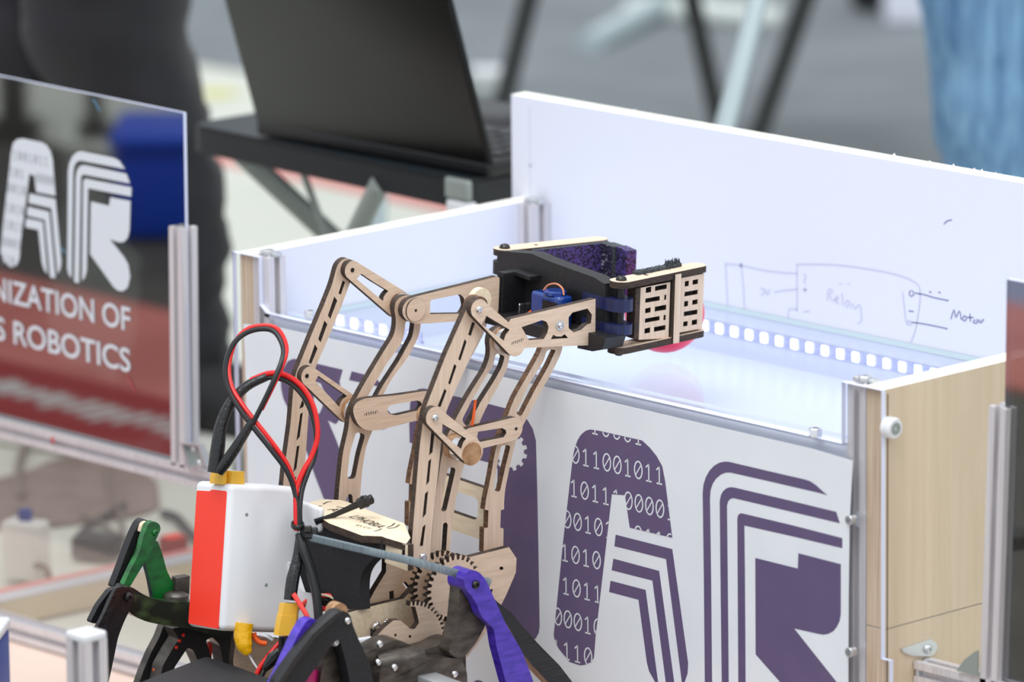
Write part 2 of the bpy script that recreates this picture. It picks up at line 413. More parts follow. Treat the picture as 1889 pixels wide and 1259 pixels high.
# right plywood side with a seam, its own sheets above and below the cut
rp = obj('plywood_side', join(rect(-.0205, 0, 0, .338, OZ - .1945, OZ)), [ply, plye], bx, 0)
rp.data.materials.clear(); [rp.data.materials.append(k) for k in (ply, plye, chip, white)]
def plysides(o):
    for p in o.data.polygons:
        n = p.normal; p.material_index = 0 if n.x > .5 else 3 if n.x < -.5 else 2 if n.z > .5 else 1
plysides(rp)
rp2 = obj('plywood_side', rect(-.0205, 0, 0, .338, 0, OZ - .1955), [ply, plye, chip, white], bx, 0); plysides(rp2)
obj('seam', rect(.0000, .0016, .0003, .0026, 0, OZ - .004), seam, rp, 0)
plate('deck_board', FT(OZ - .118), m_((-751, 4), (-21, 4), (-21, 338), (-751, 338)), (), 0, .012, [white, white], bx, 0)
gd = plate('glass_deck', FT(OZ - .0665), m_((-750, 21), (-22, 21), (-22, 337), (-750, 337)), (), 0, .0045, [glass, greenedge], bx, 0)
# front acrylic: U-shaped, tongues in front of both corner posts
plate('front_acrylic', F0, m_((-773, -428), (9, -428), (9, -218), (0, -218), (0, 0), (-43, 0), (-43, -50), (-729, -48), (-738, -42), (-738, 0), (-773, 0)), (), .0002, .005, [clear, edgelit], bx, 0)
plate('front_board', FX(4.5), m_((-731, -428), (-42, -428), (-42, -54), (-731, -54)), (), -.012, 0, [white, white], bx, 0)
plate('front_ledge', FT(OZ - .053), m_((-738, 0), (-43, 0), (-43, 20), (-738, 20)), (), 0, .003, [clear, edgelit], bx, 0)
for x, y0 in ((-741, 10), (-31.5, 10), (-741, 327)):
    e = obj('corner_post', extrusion(bp(x, -428, y0), bp(x, -.5, y0), .02), alu, bx)
    obj('post_bolt', hexnut(bp(x, -.5, y0), Z3, .0055, .005), zinc, e)
    for k in (-1, 1): obj('corner_nut', rbox(Fr(bp(x + 8 * k, 0, y0 + 1), X3, Y3, Z3), -.003, .003, -.004, .004, -.001, .003, .0008), zinc, e)
for p in ((1575, 958), (1575, 1202)):
    q = hit(*p, bp(0, 0, -5), Y3); obj('side_bolt', caphead(q, -Y3 - X3 * 0, .004), zinc, bx)
for p in ((1504, 806), (573, 588)):
    q = hit(*p, bp(0, -50, 0), Z3); q.z = OZ - .05; obj('ledge_bolt', hexnut(q, Z3, .0055, .007), steel, bx)
q = hit(1637, 788, (0, 0, 0), X3)
ft = obj('rubber_foot', lathe(q, X3, [(0, .0085), (.007, .0088), (.009, .0075), (.009, .005)], 24), whitep, bx)
obj('foot_screw', lathe(q + X3 * .0085, X3, [(0, .005), (.0012, .005), (.0012, .0016), (.0002, .0012)], 16), tube_g, ft)
# angle bracket screwed to the plywood, holding the rail
fr = Fr((0, 0, 0), Y3, Z3, X3)
b_ = fr.pxs([(1660, 1197), (1714, 1179), (1724, 1186), (1726, 1196), (1720, 1207), (1712, 1211), (1680, 1210), (1664, 1204)])
br = plate('angle_bracket', fr, b_, (), .0, .002, [zinc, zinc], bx)
q = hit(1711, 1198, (.002, 0, 0), X3); obj('bracket_screw', button(q, X3, .0042), zinc, br)
# LED strips
def led_strip(x0, x1, y, z, nrm, pitch):
    s = obj('led_strip', rect(x0, y - .0008 if nrm.y < 0 else y, x1, y if nrm.y < 0 else y + .0008, z - .005, z + .005), pcb, bx, 0)
    n = int((x1 - x0) / pitch); me = None
    f = Fr((0, 0, 0), X3, Z3, nrm)
    for i in range(n):
        c = V((x0 + pitch * (i + .5), y, z)) + nrm * .0008
        if me is None:
            d = join(rbox(f, -.0036, .0036, -.0043, .0043, 0, .0018, .0008, 2))
            o = obj('led', ([c + V(v) for v in d[0]], d[1]), led_on, s)
            me = o.data; base = c
            for v in me.vertices: v.co -= (c - V(bx.location))
            o.location = c - V(bx.location)
        else:
            o = bpy.data.objects.new('led', me); COL.objects.link(o); o.parent = s; o.location = c - V(bx.location)
led_strip(-.745, -.245, .3375, OZ - .0835, -Y3, .0183)
led_strip(-.668, -.556, .0185, OZ - .0472, -Y3, .0183)
# faint marker drawing on the back panel
fb = FX(337.8); mk = lambda pts, w=.0013: ribbon(smooth2(fb.pxs(pts), 3), w, fb, 0, .0001)
strokes = [[(1338, 487), (1340, 520), (1342, 565)], [(1338, 487), (1366, 490), (1420, 501), (1470, 505)], [(1367, 490), (1371, 530), (1373, 572)], [(1470, 488), (1470, 530), (1470, 575)],
           [(1470, 488), (1540, 489), (1610, 498), (1660, 509), (1690, 523), (1697, 538), (1695, 570), (1688, 610), (1680, 631)], [(1428, 539), (1450, 536), (1470, 534)],
           [(1482, 505), (1487, 511), (1483, 518), (1486, 524)], [(1480, 534), (1489, 535)], [(1485, 530), (1485, 541)], [(1482, 576), (1494, 574)], [(1455, 596), (1455, 572), (1470, 571)],
           [(1402, 533), (1408, 533), (1410, 538), (1404, 546)], [(1412, 534), (1415, 545), (1420, 534)],
           [(1526, 555), (1528, 535), (1536, 537), (1530, 545), (1537, 557)], [(1540, 553), (1547, 551), (1543, 547), (1540, 555), (1547, 560)], [(1553, 540), (1555, 565)], [(1567, 556), (1560, 557), (1562, 567), (1569, 559), (1570, 570)], [(1574, 560), (1577, 570), (1586, 563), (1589, 590), (1582, 597)],
           [(1548, 524), (1552, 524)], [(1563, 524), (1567, 524)], [(1665, 540), (1669, 580), (1671, 595)],
           [(1676, 592), (1672, 597), (1678, 600), (1682, 595), (1676, 592)]]
dark = [[(1680, 536), (1677, 542), (1681, 547), (1686, 542), (1682, 536)], [(1688, 541), (1705, 544), (1725, 550), (1750, 555)], [(1682, 595), (1710, 599), (1748, 607)], [(1676, 574), (1685, 575)], [(1714, 539), (1718, 539)], [(1731, 540), (1735, 540)],
        [(1754, 589), (1760, 572), (1763, 586), (1770, 574), (1773, 590)], [(1779, 583), (1775, 589), (1780, 592), (1783, 586), (1779, 583)], [(1789, 579), (1790, 594)], [(1784, 586), (1796, 586)], [(1799, 590), (1795, 595), (1802, 596), (1803, 589), (1806, 596)], [(1808, 590), (1809, 596), (1815, 589)], [(1741, 414), (1747, 408), (1756, 406)]]
obj('marker_drawing', join(*[mk(s) for s in strokes]), ink, bk, 0)
obj('marker_drawing', join(*[mk(s) for s in dark]), inkd, bk, 0)
for o_ in bk.children:
    if o_.name.startswith('marker_drawing'): o_['kind'] = 'stuff'
obj('marker_dot', lathe(hit(1367, 490, bp(0, 0, 337.8), Y3), -Y3, [(0, .002), (.0002, .002)], 10), inkd, bk)

# ------------------------------------------------------------------ the banner
YB = -7.0
fbn = FX(YB)
out = fbn.pxs([(449, 598), (520, 606), (700, 645), (880, 685), (1060, 727), (1300, 783), (1500, 829), (1573, 851), (1570, 900), (1567, 960), (1565, 1100), (1564, 1340), (462, 1340), (457, 900), (453, 700)])
bn = plate('banner', fbn, out, (), -.0006, 0, [vinyl, vinyl], None, 0)
tag(bn, 'white vinyl banner with big purple striped letters on the box front', 'banner')
pp = lambda pts, n=.0002, holes=(), m=purple: plate('printed_letter', fbn, fbn.pxs(pts), [fbn.pxs(h) for h in holes], 0, n, [m, m], bn, 0)
cr = lambda x0, y0, s: (lambda pts: [(x0 + x / s, y0 + y / s) for x, y in pts])
k = cr(1240, 820, 2.867)
# R
def stripe(outer, inner): pp(smooth2(outer[:1], 1) + outer[1:] + inner)
pp(k([(174, 1350), (168, 700), (162, 260), (166, 215), (178, 175), (198, 140), (222, 114), (250, 98), (275, 92), (300, 93), (500, 140), (700, 186), (730, 196), (760, 216), (820, 270), (780, 258), (500, 193), (310, 150), (285, 150), (258, 160), (232, 182), (214, 210), (203, 245), (200, 290), (206, 700), (212, 1350)]))
pp(k([(264, 1350), (256, 700), (252, 300), (258, 270), (270, 248), (288, 233), (308, 227), (328, 229), (600, 293), (868, 358), (887, 418), (600, 350), (325, 285), (308, 289), (296, 302), (290, 325), (294, 700), (300, 1350)]))
pp(k([(351, 1350), (347, 700), (345, 395), (349, 376), (360, 366), (374, 367), (640, 430), (900, 497), (900, 550), (640, 488), (382, 430), (385, 700), (389, 1350)]))
pp(k([(440, 602), (665, 658), (668, 577), (892, 635), (892, 900), (886, 935), (872, 965), (852, 990), (825, 1004), (800, 1008), (775, 1004), (645, 975), (950, 1360), (660, 1360), (442, 1112)]))
# A
POLY_A = [(1088.5, 792.8), (1102, 794.5), (1184.6, 813), (1199, 826.5), (1211.4, 842), (1221.7, 860.5), (1227, 887.4), (1240.3, 992.7), (1161.9, 974), (1153.2, 914.2), (1128.8, 912.2), (1118.9, 1000), (1098.8, 1174.9), (1095.7, 1214), (1090.5, 1222.2), (1078.2, 1227.4), (1070, 1228), (1051.4, 1222.2), (1030.9, 1197.5), (1024.7, 1185.2), (1021.6, 1172.8), (1039, 1000), (1056.5, 848), (1058.5, 836), (1061.5, 824), (1065.5, 813), (1070.5, 804.5), (1076, 798.6), (1082, 794.6)]
pp(POLY_A)
pp([(1136, 987), (1240.3, 1013.7), (1269.5, 1224), (1268.5, 1243), (1262, 1262), (1250, 1290), (1262, 1270), (1258, 1259), (1228.8, 1031.9), (1133.7, 1008.2)])
pp([(1131.7, 1031.3), (1216, 1053.9), (1243.8, 1259), (1248, 1290), (1232.5, 1290), (1228.4, 1259), (1203.7, 1071.6), (1128.6, 1052.5)])
pp([(1126.5, 1072), (1191, 1088.9), (1214, 1259), (1216, 1275), (1208.8, 1259), (1197.5, 1238.7), (1193.4, 1222.2), (1178, 1107), (1123.9, 1092.6)])
# S
k = cr(500, 640, 4.196)
pp(k([(205, 95), (370, 135), (555, 178), (530, 270), (560, 420), (520, 580), (500, 600), (440, 570), (500, 710), (545, 830), (600, 1200), (410, 1180), (340, 1000), (285, 840), (230, 700), (150, 520), (95, 400), (80, 330), (75, 250), (90, 175), (130, 112), (170, 94)]),
   holes=[k([(345, 270), (385, 285), (408, 340), (412, 430), (380, 510), (330, 553), (300, 540), (310, 480), (330, 400)])])
pp(k([(625, 190), (760, 225), (830, 262), (866, 316), (730, 285), (605, 258)]))
pp(circ((703, 773), 20))
# T with a white cog
gw = [(942 + r * cos(a), 834 + r * 1.15 * sin(a)) for kk in range(12) for a, r in [(2 * pi * (kk + f) / 12, q) for f, q in ((0, 25), (.2, 25), (.3, 31), (.7, 31), (.8, 25))]]
pp([(755, 770), (757, 744), (762, 728), (772, 718), (782, 717), (837, 731), (883, 741), (930, 753), (951, 758), (960, 763), (973, 775), (983, 792), (988.6, 814), (991, 900), (993, 1000), (995.5, 1156), (994, 1168), (988, 1179), (978, 1183), (900, 1166), (925, 1120), (917, 1060), (918, 865), (903, 854), (830, 835), (756, 817)], holes=[gw])
obj('printed_letter', text('C', .026, fbn, *fbn.px(869, 1290), .0001, .0001, bold=.0004), purple, bn, 0)
# binary digits, white on purple
def digit(f, ch, c, w, h, st, n1):
    sub = lambda p, q: [(p[0] + (q[0] - p[0]) * t / 8, p[1] + (q[1] - p[1]) * t / 8) for t in range(9)]
    if ch == '0':
        e = [(c[0] + w / 2 * cos(a), c[1] + h / 2 * sin(a)) for a in [2 * pi * q / 20 for q in range(20)]]
        return join(ribbon(e, st, f, 0, n1, True), ribbon(sub((c[0] - w * .34, c[1] - h * .3), (c[0] + w * .34, c[1] + h * .3)), st * .8, f, 0, n1))
    return join(ribbon(sub((c[0], c[1] - h / 2), (c[0], c[1] + h / 2)), st, f, 0, n1), ribbon(sub((c[0] - w * .38, c[1] + h * .27), (c[0], c[1] + h * .48)), st, f, 0, n1), ribbon(sub((c[0] - w * .36, c[1] - h / 2), (c[0] + w * .36, c[1] - h / 2)), st, f, 0, n1))
PA = fbn.pxs(POLY_A)
def inside(p):
    r = False
    for i in range(len(PA)):
        a, b = PA[i - 1], PA[i]
        if (a[1] > p[1]) != (b[1] > p[1]) and p[0] < a[0] + (p[1] - a[1]) / (b[1] - a[1]) * (b[0] - a[0]): r = not r
    return r
def clipped(d):
    fs = [f for f in d[1] if inside([sum((V(d[0][i]) - fbn.o).dot(ax) for i in f) / len(f) for ax in (X3, Z3)])]
    return d[0], fs
rows = [((1098, 785), '10001', 20, 4.8), ((1062, 839), '011001011', 19.35, 4.75), ((1059.5, 901), '10111', 19.6, 4.6), ((1159.8, 924.2), '00001', 19.4, 4.9), ((1047, 958.6), '00101', 19.2, 4.7),
        ((1178, 987), '0110', 19.6, 4.8), ((1043, 1019.5), '1010', 19.4, 4.8), ((1044.8, 1081), '1011', 19.4, 5.0), ((1029.8, 1138), '00010', 18.4, 5.1), ((1027, 1196), '1110', 19.5, 5.2)]
for (x, y), s, dx, dy in rows:
    for i, ch in enumerate(s):
        px_, py_ = x + dx * i, y + dy * i
        d = clipped(digit(fbn, ch, fbn.px(px_, py_), .0088, .0144, .0013, .0004))
        if d[1]: obj('printed_digit', d, vinyl, bn, 0)

# ------------------------------------------------------------------ left fence
WE = .018; YF = 41
fl = thing('arena_fence', V((-.897, .041, 0)), 'reflective acrylic fence panel in an aluminium frame with white lettering', 'fence')
xp = hit(313, 500, bp(0, 0, YF - 9), Y3).x
zt = hit(313, 418, bp(0, 0, YF - 9), Y3).z; zr = hit(150, 812, bp(0, 0, YF - 9), Y3).z
obj('fence_post', extrusion(V((xp + WE / 2 - .004, .041, zr - .002)), V((xp + WE / 2, .041, zt)), WE), alu, fl)
zrt = zr
obj('fence_rail', extrusion(V((-1.5, .041, zrt - WE / 2)), V((-.782, .041, zrt - WE / 2)), WE), alu, fl)
obj('fence_rail', extrusion(V((-1.5, .041, WE / 2 + .003)), V((-.782, .041, WE / 2 + .003)), WE), alu, fl)
fF = FX(YF)
xr = fF.px(341, 208)[0]
pl_ = plate('upper_panel', fF, [(-1.5, zrt - OZ), (xr - .003, zrt - OZ), (xr, fF.px(341, 208)[1]), (-1.5, fF.px(0, 139)[1] + .002)], (), -.0015, .0015, [smoke, edgelit], fl, 0)
plate('lower_panel', fF, [(-1.5, .02 - OZ), (-.784, .02 - OZ), (-.784, zrt - WE - OZ), (-1.5, zrt - WE - OZ)], (), -.001, .001, [smoke2, edgelit], fl, 0)
fv = FX(YF - 1.8)
lp = lambda pts, m=vinylw, n=.0002: plate('vinyl_letter', fv, fv.pxs(pts), (), 0, n, [m, m], pl_, 0)
k = cr(0, 220, 3.497)
lp(k([(110, 130), (145, 124), (270, 150), (300, 168), (325, 205), (340, 260), (358, 495), (235, 470), (222, 365), (190, 352), (135, 780), (125, 900), (110, 940), (80, 955), (55, 948), (20, 905), (5, 860), (25, 640), (62, 320), (72, 220), (85, 155)]))
lp(k([(190, 480), (358, 516), (396, 925), (390, 965), (372, 1000), (332, 575), (185, 540)]))
lp(k([(180, 565), (318, 598), (357, 1025), (325, 1022), (290, 650), (175, 622)]))
lp(k([(170, 640), (276, 662), (306, 1000), (285, 970), (272, 930), (248, 715), (165, 697)]))
lp(k([(435, 960), (440, 340), (448, 285), (468, 240), (500, 212), (525, 208), (735, 250), (770, 268), (806, 322), (520, 266), (495, 275), (478, 305), (472, 350), (462, 1025), (443, 1000)]))
lp(k([(480, 1050), (490, 370), (500, 325), (520, 300), (545, 297), (815, 352), (838, 415), (545, 357), (525, 362), (522, 390), (510, 1058)]))
lp(k([(530, 1045), (538, 400), (550, 384), (848, 440), (846, 500), (568, 445), (560, 980), (548, 1020)]))
lp(k([(587, 532), (705, 560), (712, 505), (842, 528), (836, 720), (825, 765), (800, 793), (770, 795), (708, 775), (800, 890), (828, 940), (840, 1020), (825, 1085), (795, 1110), (765, 1108), (735, 1085), (582, 870)]))
for (x, y), s, dx, dy in [((28, 286), '1001011', 9.6, 2.0), ((22, 317), '101', 9.4, 2), ((70, 328), '0000', 8.6, 2), ((17, 346), '0010', 9.2, 2), ((14, 383), '1010', 9.2, 2), ((12, 414), '1011', 9.2, 2), ((9, 446), '0001', 9, 2), ((6, 478), '110', 9, 2)]:
    for i, ch in enumerate(s):
        obj('vinyl_digit', digit(fv, ch, fv.px(x + dx * i, y + dy * i), .0042, .0082, .0009, .0004), vinylg, pl_, 0)
def line_text(body, xy, xy_end, h):
    a, b = fv.px(*xy), fv.px(*xy_end); d = text(body, 1, Fr((0, 0, 0), X3, Y3, Z3), 0, 0, 0, 0, bold=.012)
    w0 = max(v.x for v in d[0]); l0 = min(v.x for v in d[0]); sx = (b[0] - a[0]) / (w0 - l0)
    hh = max(v.y for v in d[0])
    return ([fv.w(a[0] + (v.x - l0) * sx, a[1] + (b[1] - a[1]) * (v.x - l0) / (w0 - l0) + v.y * h / hh, .0003) for v in d[0]], d[1])
sig = obj('vinyl_lettering', line_text('NIZATION OF', (-14, 551), (241, 611), .0215), vinylw, pl_, 0)
obj('vinyl_lettering', line_text('S ROBOTICS', (-8, 625), (241, 687), .0215), vinylw, pl_, 0)
# scuffs
for pts, m in (([(172, 183), (178, 192), (184, 205)], mat('scuff_blue', (96, 150, 180), .6)), ([(235, 695), (243, 708), (250, 723)], mat('scuff_red', (190, 80, 90), .6)), ([(113, 458), (121, 466)], MATS['scuff_blue'])):
    obj('scuff', ribbon(fv.pxs(pts), .0016, fv, 0, .0003), m, pl_, 0)
# corner bracket on post and rail
q0 = hit(342, 815, bp(0, 0, YF - 9), Y3)
fr = Fr((0, YF / 1000 - .009, OZ), X3, Z3, -Y3)
cb = plate('corner_bracket', fr, fillet(fr.pxs([(341, 815), (377, 818), (389, 858), (357, 866)]), .001), [fr.pxs([(346, 819), (374, 822), (384, 854), (359, 861)])], 0, .006, [zinc, zinc], fl)
plate('bracket_web', fr, fr.pxs([(346, 819), (374, 822), (384, 854), (359, 861)]), (), 0, .0012, [tube_g, tube_g], cb)
for p in ((358, 829), (368, 854)): obj('bracket_bolt', button(hit(*p, bp(0, 0, YF - 10.2), Y3), -Y3, .003), steel, cb)
obj('red_splash', lathe(hit(97, 813, bp(0, 0, YF - 9), Y3), -Y3, [(0, .0032), (.0006, .002), (.0007, .0001)], 8), MATS['scuff_red'], fl)

# ------------------------------------------------------------------ right fence
fg = thing('arena_fence', V((.08, .041, 0)), 'aluminium fence post with a dark reflective panel right of the plywood side', 'fence')
xp = hit(1818, 900, bp(0, 0, YF - 9), Y3).x; zt = hit(1818, 748, bp(0, 0, YF - 9), Y3).z
obj('fence_post', extrusion(V((xp + WE / 2 - .012, .041, -.0)), V((xp + WE / 2 + .003, .041, zt)), WE), alu, fg)
zq = hit(1760, 1247, bp(0, 0, YF - 9), Y3).z
obj('fence_rail', extrusion(V((.001, .041, OZ - .236)), V((.8, .041, OZ - .236)), WE), alu, fg)
obj('rail_end_cap', rbox(Fr(V((.003, .041, OZ - .236)), Y3, Z3, X3), -.0085, .0085, -.0085, .0085, -.001, .002, .001), alub, fg)
obj('fence_rail', extrusion(V((.012, .041, WE / 2 + .001)), V((.8, .041, WE / 2 + .001)), WE), alu, fg)
x0 = fF.px(1861, 560)[0]
plate('upper_panel', fF, [(x0 - .004, -.226), (x0, .096), (.8, .1), (.8, -.226)], (), -.0025, .0025, [smoke, edgelit], fg, 0)
fr = FX(YF - 10)
plate('gusset_plate', fr, fr.pxs([(1767, 1237), (1781, 1218), (1800, 1203), (1806, 1200), (1806, 1248)]), (), 0, .002, [tube_g, tube_g], fg)
plate('lower_panel', fF, [(.012, .02 - OZ), (.8, .02 - OZ), (.8, -.246), (.012, -.246)], (), -.001, .001, [smoke2, edgelit], fg, 0)

# ------------------------------------------------------------------ robotic arm
def frame_axes(a, lean):
    ps = radians(46.6 - a); L = V((cos(ps), sin(ps), 0)); F = V((-sin(ps), cos(ps), 0)); R = Matrix.Rotation(radians(lean), 3, CD)
    return R @ L, R @ F, R @ Z3
DECK = OZ - .062
ballc = hit(1225, 650, (0, 0, DECK), Z3) + Z3 * .0342 - CD * .022
tag(obj('ball', sphere(ballc, .0340), ballm), 'pink ball held between the gripper fingers above the lit deck', 'ball')
L, Fw, Up = frame_axes(50.5, 3.1)
AR = Fr(ballc, Fw, Up, L)                                 # plate planes of the arm: u forward, v up, n to the right
arm = thing('robotic_arm', AR.w(-.30, -.24, 0), 'laser-cut wooden robotic arm with slotted linkage bars reaching into the box', 'robot arm')
WM, WZ, WP = [wood, burnt], [woodz, burnt], [woodp, burnt]
WZl = [woodz, burntl]
def ap(name, pts, holes, n0, n1, m=WM, r=0, hs=None, parent=None, sm=0):
    o = AR.pxs(pts, n1); o = smooth2(o + o[:1], sm)[:-1] if sm else o
    if r: o = fillet(o, r)
    return plate(name, AR, o, [fillet(AR.pxs(h, n1), hs) if hs else AR.pxs(h, n1) for h in holes], n0, n1, m, parent or arm)
def acap(name, p, q, rp, rq, holes, n0, n1, m=WM, parent=None):
    return plate(name, AR, capsule(AR.px(*p, n1), AR.px(*q, n1), rp, rq), [AR.pxs(h, n1) for h in holes], n0, n1, m, parent or arm)
def disc(name, p, r, n0, n1, m, parent=None, seg=28):
    c = AR.px(*p, n1); return plate(name, AR, circ(c, r, seg), (), n0, n1, m, parent or arm)
def abolt(p, n, r, kind=button, m=steel, parent=None, name='bolt'):
    c = AR.px(*p, n); return obj(name, kind(AR.w(*c, n), L, r), m, parent or arm)
k7 = cr(700, 440, 3.497); k5 = cr(500, 440, 3.497); k7b = cr(700, 740, 3.497); k5b = cr(500, 640, 4.196); kc = cr(740, 700, 6.296)
# right long bar
ap('long_bar', [(868, 558), (876, 552), (886, 551), (896, 556), (901, 566), (900, 575), (889, 611), (866, 664), (842, 715), (823, 760), (817, 785), (813, 826), (804, 912), (797, 975), (792, 1040), (757, 1036), (767, 911), (774, 826), (778, 795), (783, 758), (792, 735), (822, 657), (845, 605), (860, 572)],
   [k7([(597, 540), (617, 545), (590, 630), (572, 622)]), k7([(550, 650), (562, 668), (522, 790), (508, 780)]), k7([(483, 810), (497, 825), (456, 945), (443, 935)]), k7([(420, 970), (433, 985), (394, 1090), (376, 1083)]),
    k7b([(335, 190), (357, 190), (342, 332), (320, 352)]), k7b([(316, 390), (334, 372), (320, 522), (301, 545)]), k7b([(294, 600), (314, 580), (299, 732), (277, 758)]), k7b([(279, 815), (298, 797), (280, 935), (260, 940)])], .062, .068, WZ, .005)
# left long bar
ap('long_bar', [(622, 490), (630, 480), (640, 476), (650, 480), (656, 492), (652, 505), (644, 527), (628, 570), (611, 612), (586, 669), (576, 695), (571, 730), (568, 783), (563, 855), (556, 930), (548, 1000), (512, 1000), (526, 855), (536, 783), (541, 720), (545, 690), (554, 669), (577, 612), (598, 562), (613, 524)],
   [k5([(462, 272), (478, 282), (450, 364), (435, 355)]), k5([(408, 375), (427, 402), (382, 520), (367, 498)]), k5([(345, 530), (363, 555), (320, 672), (304, 650)]), k5([(283, 684), (300, 712), (259, 812), (243, 800)]),
    k5b([(243, 410), (256, 440), (250, 466), (218, 482)]), k5b([(226, 520), (246, 510), (222, 700), (196, 728)]), k5b([(200, 772), (220, 765), (196, 945), (171, 973)]), k5b([(180, 1012), (195, 1008), (183, 1085), (160, 1090)])], -.090, -.084, WZ, .005)
# top links
acap('link', (650, 498.5), (736, 562), .0078, .0118, [k5([(582, 228), (668, 286), (757, 340), (738, 360), (726, 380), (722, 405), (640, 335), (553, 262)])], -.084, -.078)
acap('link', (570, 694), (646, 756), .0080, .0118, [k5([(305, 887), (490, 1017), (462, 1038), (447, 1062), (440, 1088), (285, 922)])], -.084, -.078)
acap('link', (883, 570), (952, 636), .0080, .0100, [k7([(690, 500), (840, 590), (815, 620), (802, 660), (660, 556)])], .070, .076)
acap('link', (801, 770), (872, 835), .0085, .0108, [kc([(478, 520), (610, 598), (755, 690), (722, 735), (708, 775), (695, 810), (580, 720), (474, 620)])], .070, .076)
disc('stained_cap', (871, 838), .0098, .076, .0768, [woodb, woodb])
# curved S arms
A3 = [(727, 572), (730, 556), (742, 546), (756, 545), (768, 552), (775, 566), (777, 590), (774, 618), (754.5, 657), (720, 703), (704, 735), (697, 760), (687, 796), (676, 821), (668, 869), (664, 920), (662, 945), (623, 945), (624.5, 914), (632, 838), (643, 790), (645, 765), (652, 745), (671.6, 708.8), (706, 651.6), (728, 617), (731, 590)]
H1 = [(748, 592), (746, 617), (739, 637), (714.5, 669), (683, 723), (677, 734), (692, 738), (706, 712), (737, 665), (761, 621), (765, 594)]
H2 = [(657, 797), (645, 838), (640, 884), (655, 884), (664, 838), (674, 802)]
ap('curved_arm', A3, [H1, H2, [(638, 938), (639, 918), (645, 911), (650, 914), (652, 938)]], -.062, -.056, WZ, .006, .0035)
B3 = [(902, 632), (905, 615), (918, 603), (932, 604), (941, 614), (944, 632), (940, 660), (934.5, 683), (920, 711.7), (897, 751.7), (880, 790), (870, 830), (853, 866), (843, 911.6), (834, 969), (829, 1030), (792, 1037), (800, 950), (806, 900), (813, 850), (822, 810), (846, 763), (868.7, 723), (894.5, 683), (903, 660), (904, 645)]
ap('curved_arm', B3, [[(914.5, 652), (910, 674.5), (897, 694.5), (871.6, 737), (851.6, 776), (862, 789), (886, 743), (911.6, 703), (926, 677), (931.6, 657)],
   [(827, 862), (820, 895), (816, 925), (813, 944), (823, 944), (833, 900), (841, 864)], [(816, 972), (818, 966), (823, 964), (826, 968), (822, 1026), (813, 1027)]], .044, .050, WZ, .006, .003)
C3 = [(1001, 632), (1018, 622), (1037, 632), (1038, 642), (1034, 655), (1020, 684), (989, 738), (971, 774), (957, 800), (951, 817), (940, 863), (931.6, 905), (930, 926), (930, 940), (924, 942), (923, 974), (929, 976), (928, 1020), (892, 1020), (893, 975), (900, 974), (901, 942), (894, 941), (897, 920), (906, 877), (913, 834), (925, 795), (937, 766), (949, 734.6), (969, 700), (991.7, 660), (999, 645)]
CH = [[(1009, 646), (1003, 666), (974.5, 711.7), (951.6, 763), (961, 770), (985, 723), (1011, 677), (1026, 645)], [(925, 822), (922, 834), (914, 877), (910, 905), (922, 909), (932, 863), (942, 822)]]
RC = [0 if y > 908 else .006 for x, y in C3]
ap('curved_arm', C3, CH, .040, .046, WZl, RC, .003)
cs = fillet(AR.pxs(C3, .046), RC); plate('curved_arm', AR, cs, [fillet(AR.pxs(h, .046), .003) for h in CH], -.060, -.054, WZl, arm)
# cross plate tying the two rear arms
ub = AR.px(898, 930, .046)[0]
CF = Fr(AR.w(ub + .004, 0, 0), L, Up, -Fw)
va, vb = AR.px(890, 904, .04)[1], AR.px(886, 1000, .04)[1]
ho = CF.pxs([(836, 930), (862, 934), (871, 945), (874, 958), (868, 968), (836, 958)])
hh = fillet([(-.012, vb + .0150), (.030, vb + .0150), (.030, va - .0105), (-.012, va - .0105)], .006)
plate('cross_plate', CF, [(-.0545, vb), (.0405, vb), (.0405, va), (-.0545, va)], [hh], -.006, 0, WP, arm)
# wrist plates
ap('wrist_plate', [(742, 580), (743, 565), (752, 553), (768.6, 547), (850, 527), (922, 509), (919, 580), (860, 592), (790, 597), (765, 598), (750, 592)],
   [[(794, 554), (849, 543), (856, 550), (859, 566), (852, 579), (793, 580)]], -.050, -.044, WM, .004, .0016)
disc('stained_cap', (767.5, 572), .0098, -.044, -.0425, [wood, burnt])
ap('wrist_plate', [(935, 600), (942, 589), (1098.7, 551.5), (1098, 637), (1040, 639), (976, 642), (930, 646), (920, 628)],
   [[(962, 604), (1000, 591), (1008, 594), (1012, 603), (1010, 614), (1003, 626), (976, 628)], [(1049, 586), (1056, 577), (1083.5, 569.6), (1092, 581), (1090, 597), (1083, 599), (1072, 608.7), (1058, 613.5), (1049, 606)],
    [(1020.6, 618), (1027, 621), (1036, 621), (1041.6, 617), (1048, 624), (1016, 626)]], .051, .057)
w_ = disc('washer', (1033.4, 601), .0040, .057, .0578, [zinc, zinc]); abolt((1033.4, 601), .0578, .0027, parent=w_)
# lower links to the rear arms
ap('link', [(653, 768), (651, 755), (656, 744), (666, 738), (677, 735), (735, 729), (789, 721), (806, 730), (808, 748), (798, 764), (783, 773), (735, 785), (690, 796), (672, 793), (660, 784)],
   [[(714, 756), (718, 749), (728, 746), (770, 739), (777, 742), (779, 750), (774, 757), (730, 767), (717, 764)]], -.050, -.044, WM, .005, .003)
acap('link', (866, 812), (947, 792), .0100, .0098, [AR and [(882, 797), (926, 790), (933, 794), (934, 800), (929, 807), (884, 816), (880, 806)]], .051, .057)
abolt((952, 791.5), .057, .0014, lambda p, a, r: lathe(p, a, [(0, r), (.0003, r)], 10), scorch, name='pivot_hole')
for p, n in (((566, 694), -.078), ((650, 498.5), -.078)): abolt(p, n, .0019, lambda q, a, r: lathe(q, a, [(0, r), (.0004, r)], 12), dsteel, name='pivot_pin')
abolt((767, 573), -.0425, .0012, lambda q, a, r: lathe(q, a, [(0, r), (.0003, r)], 10), scorch, name='pivot_hole')
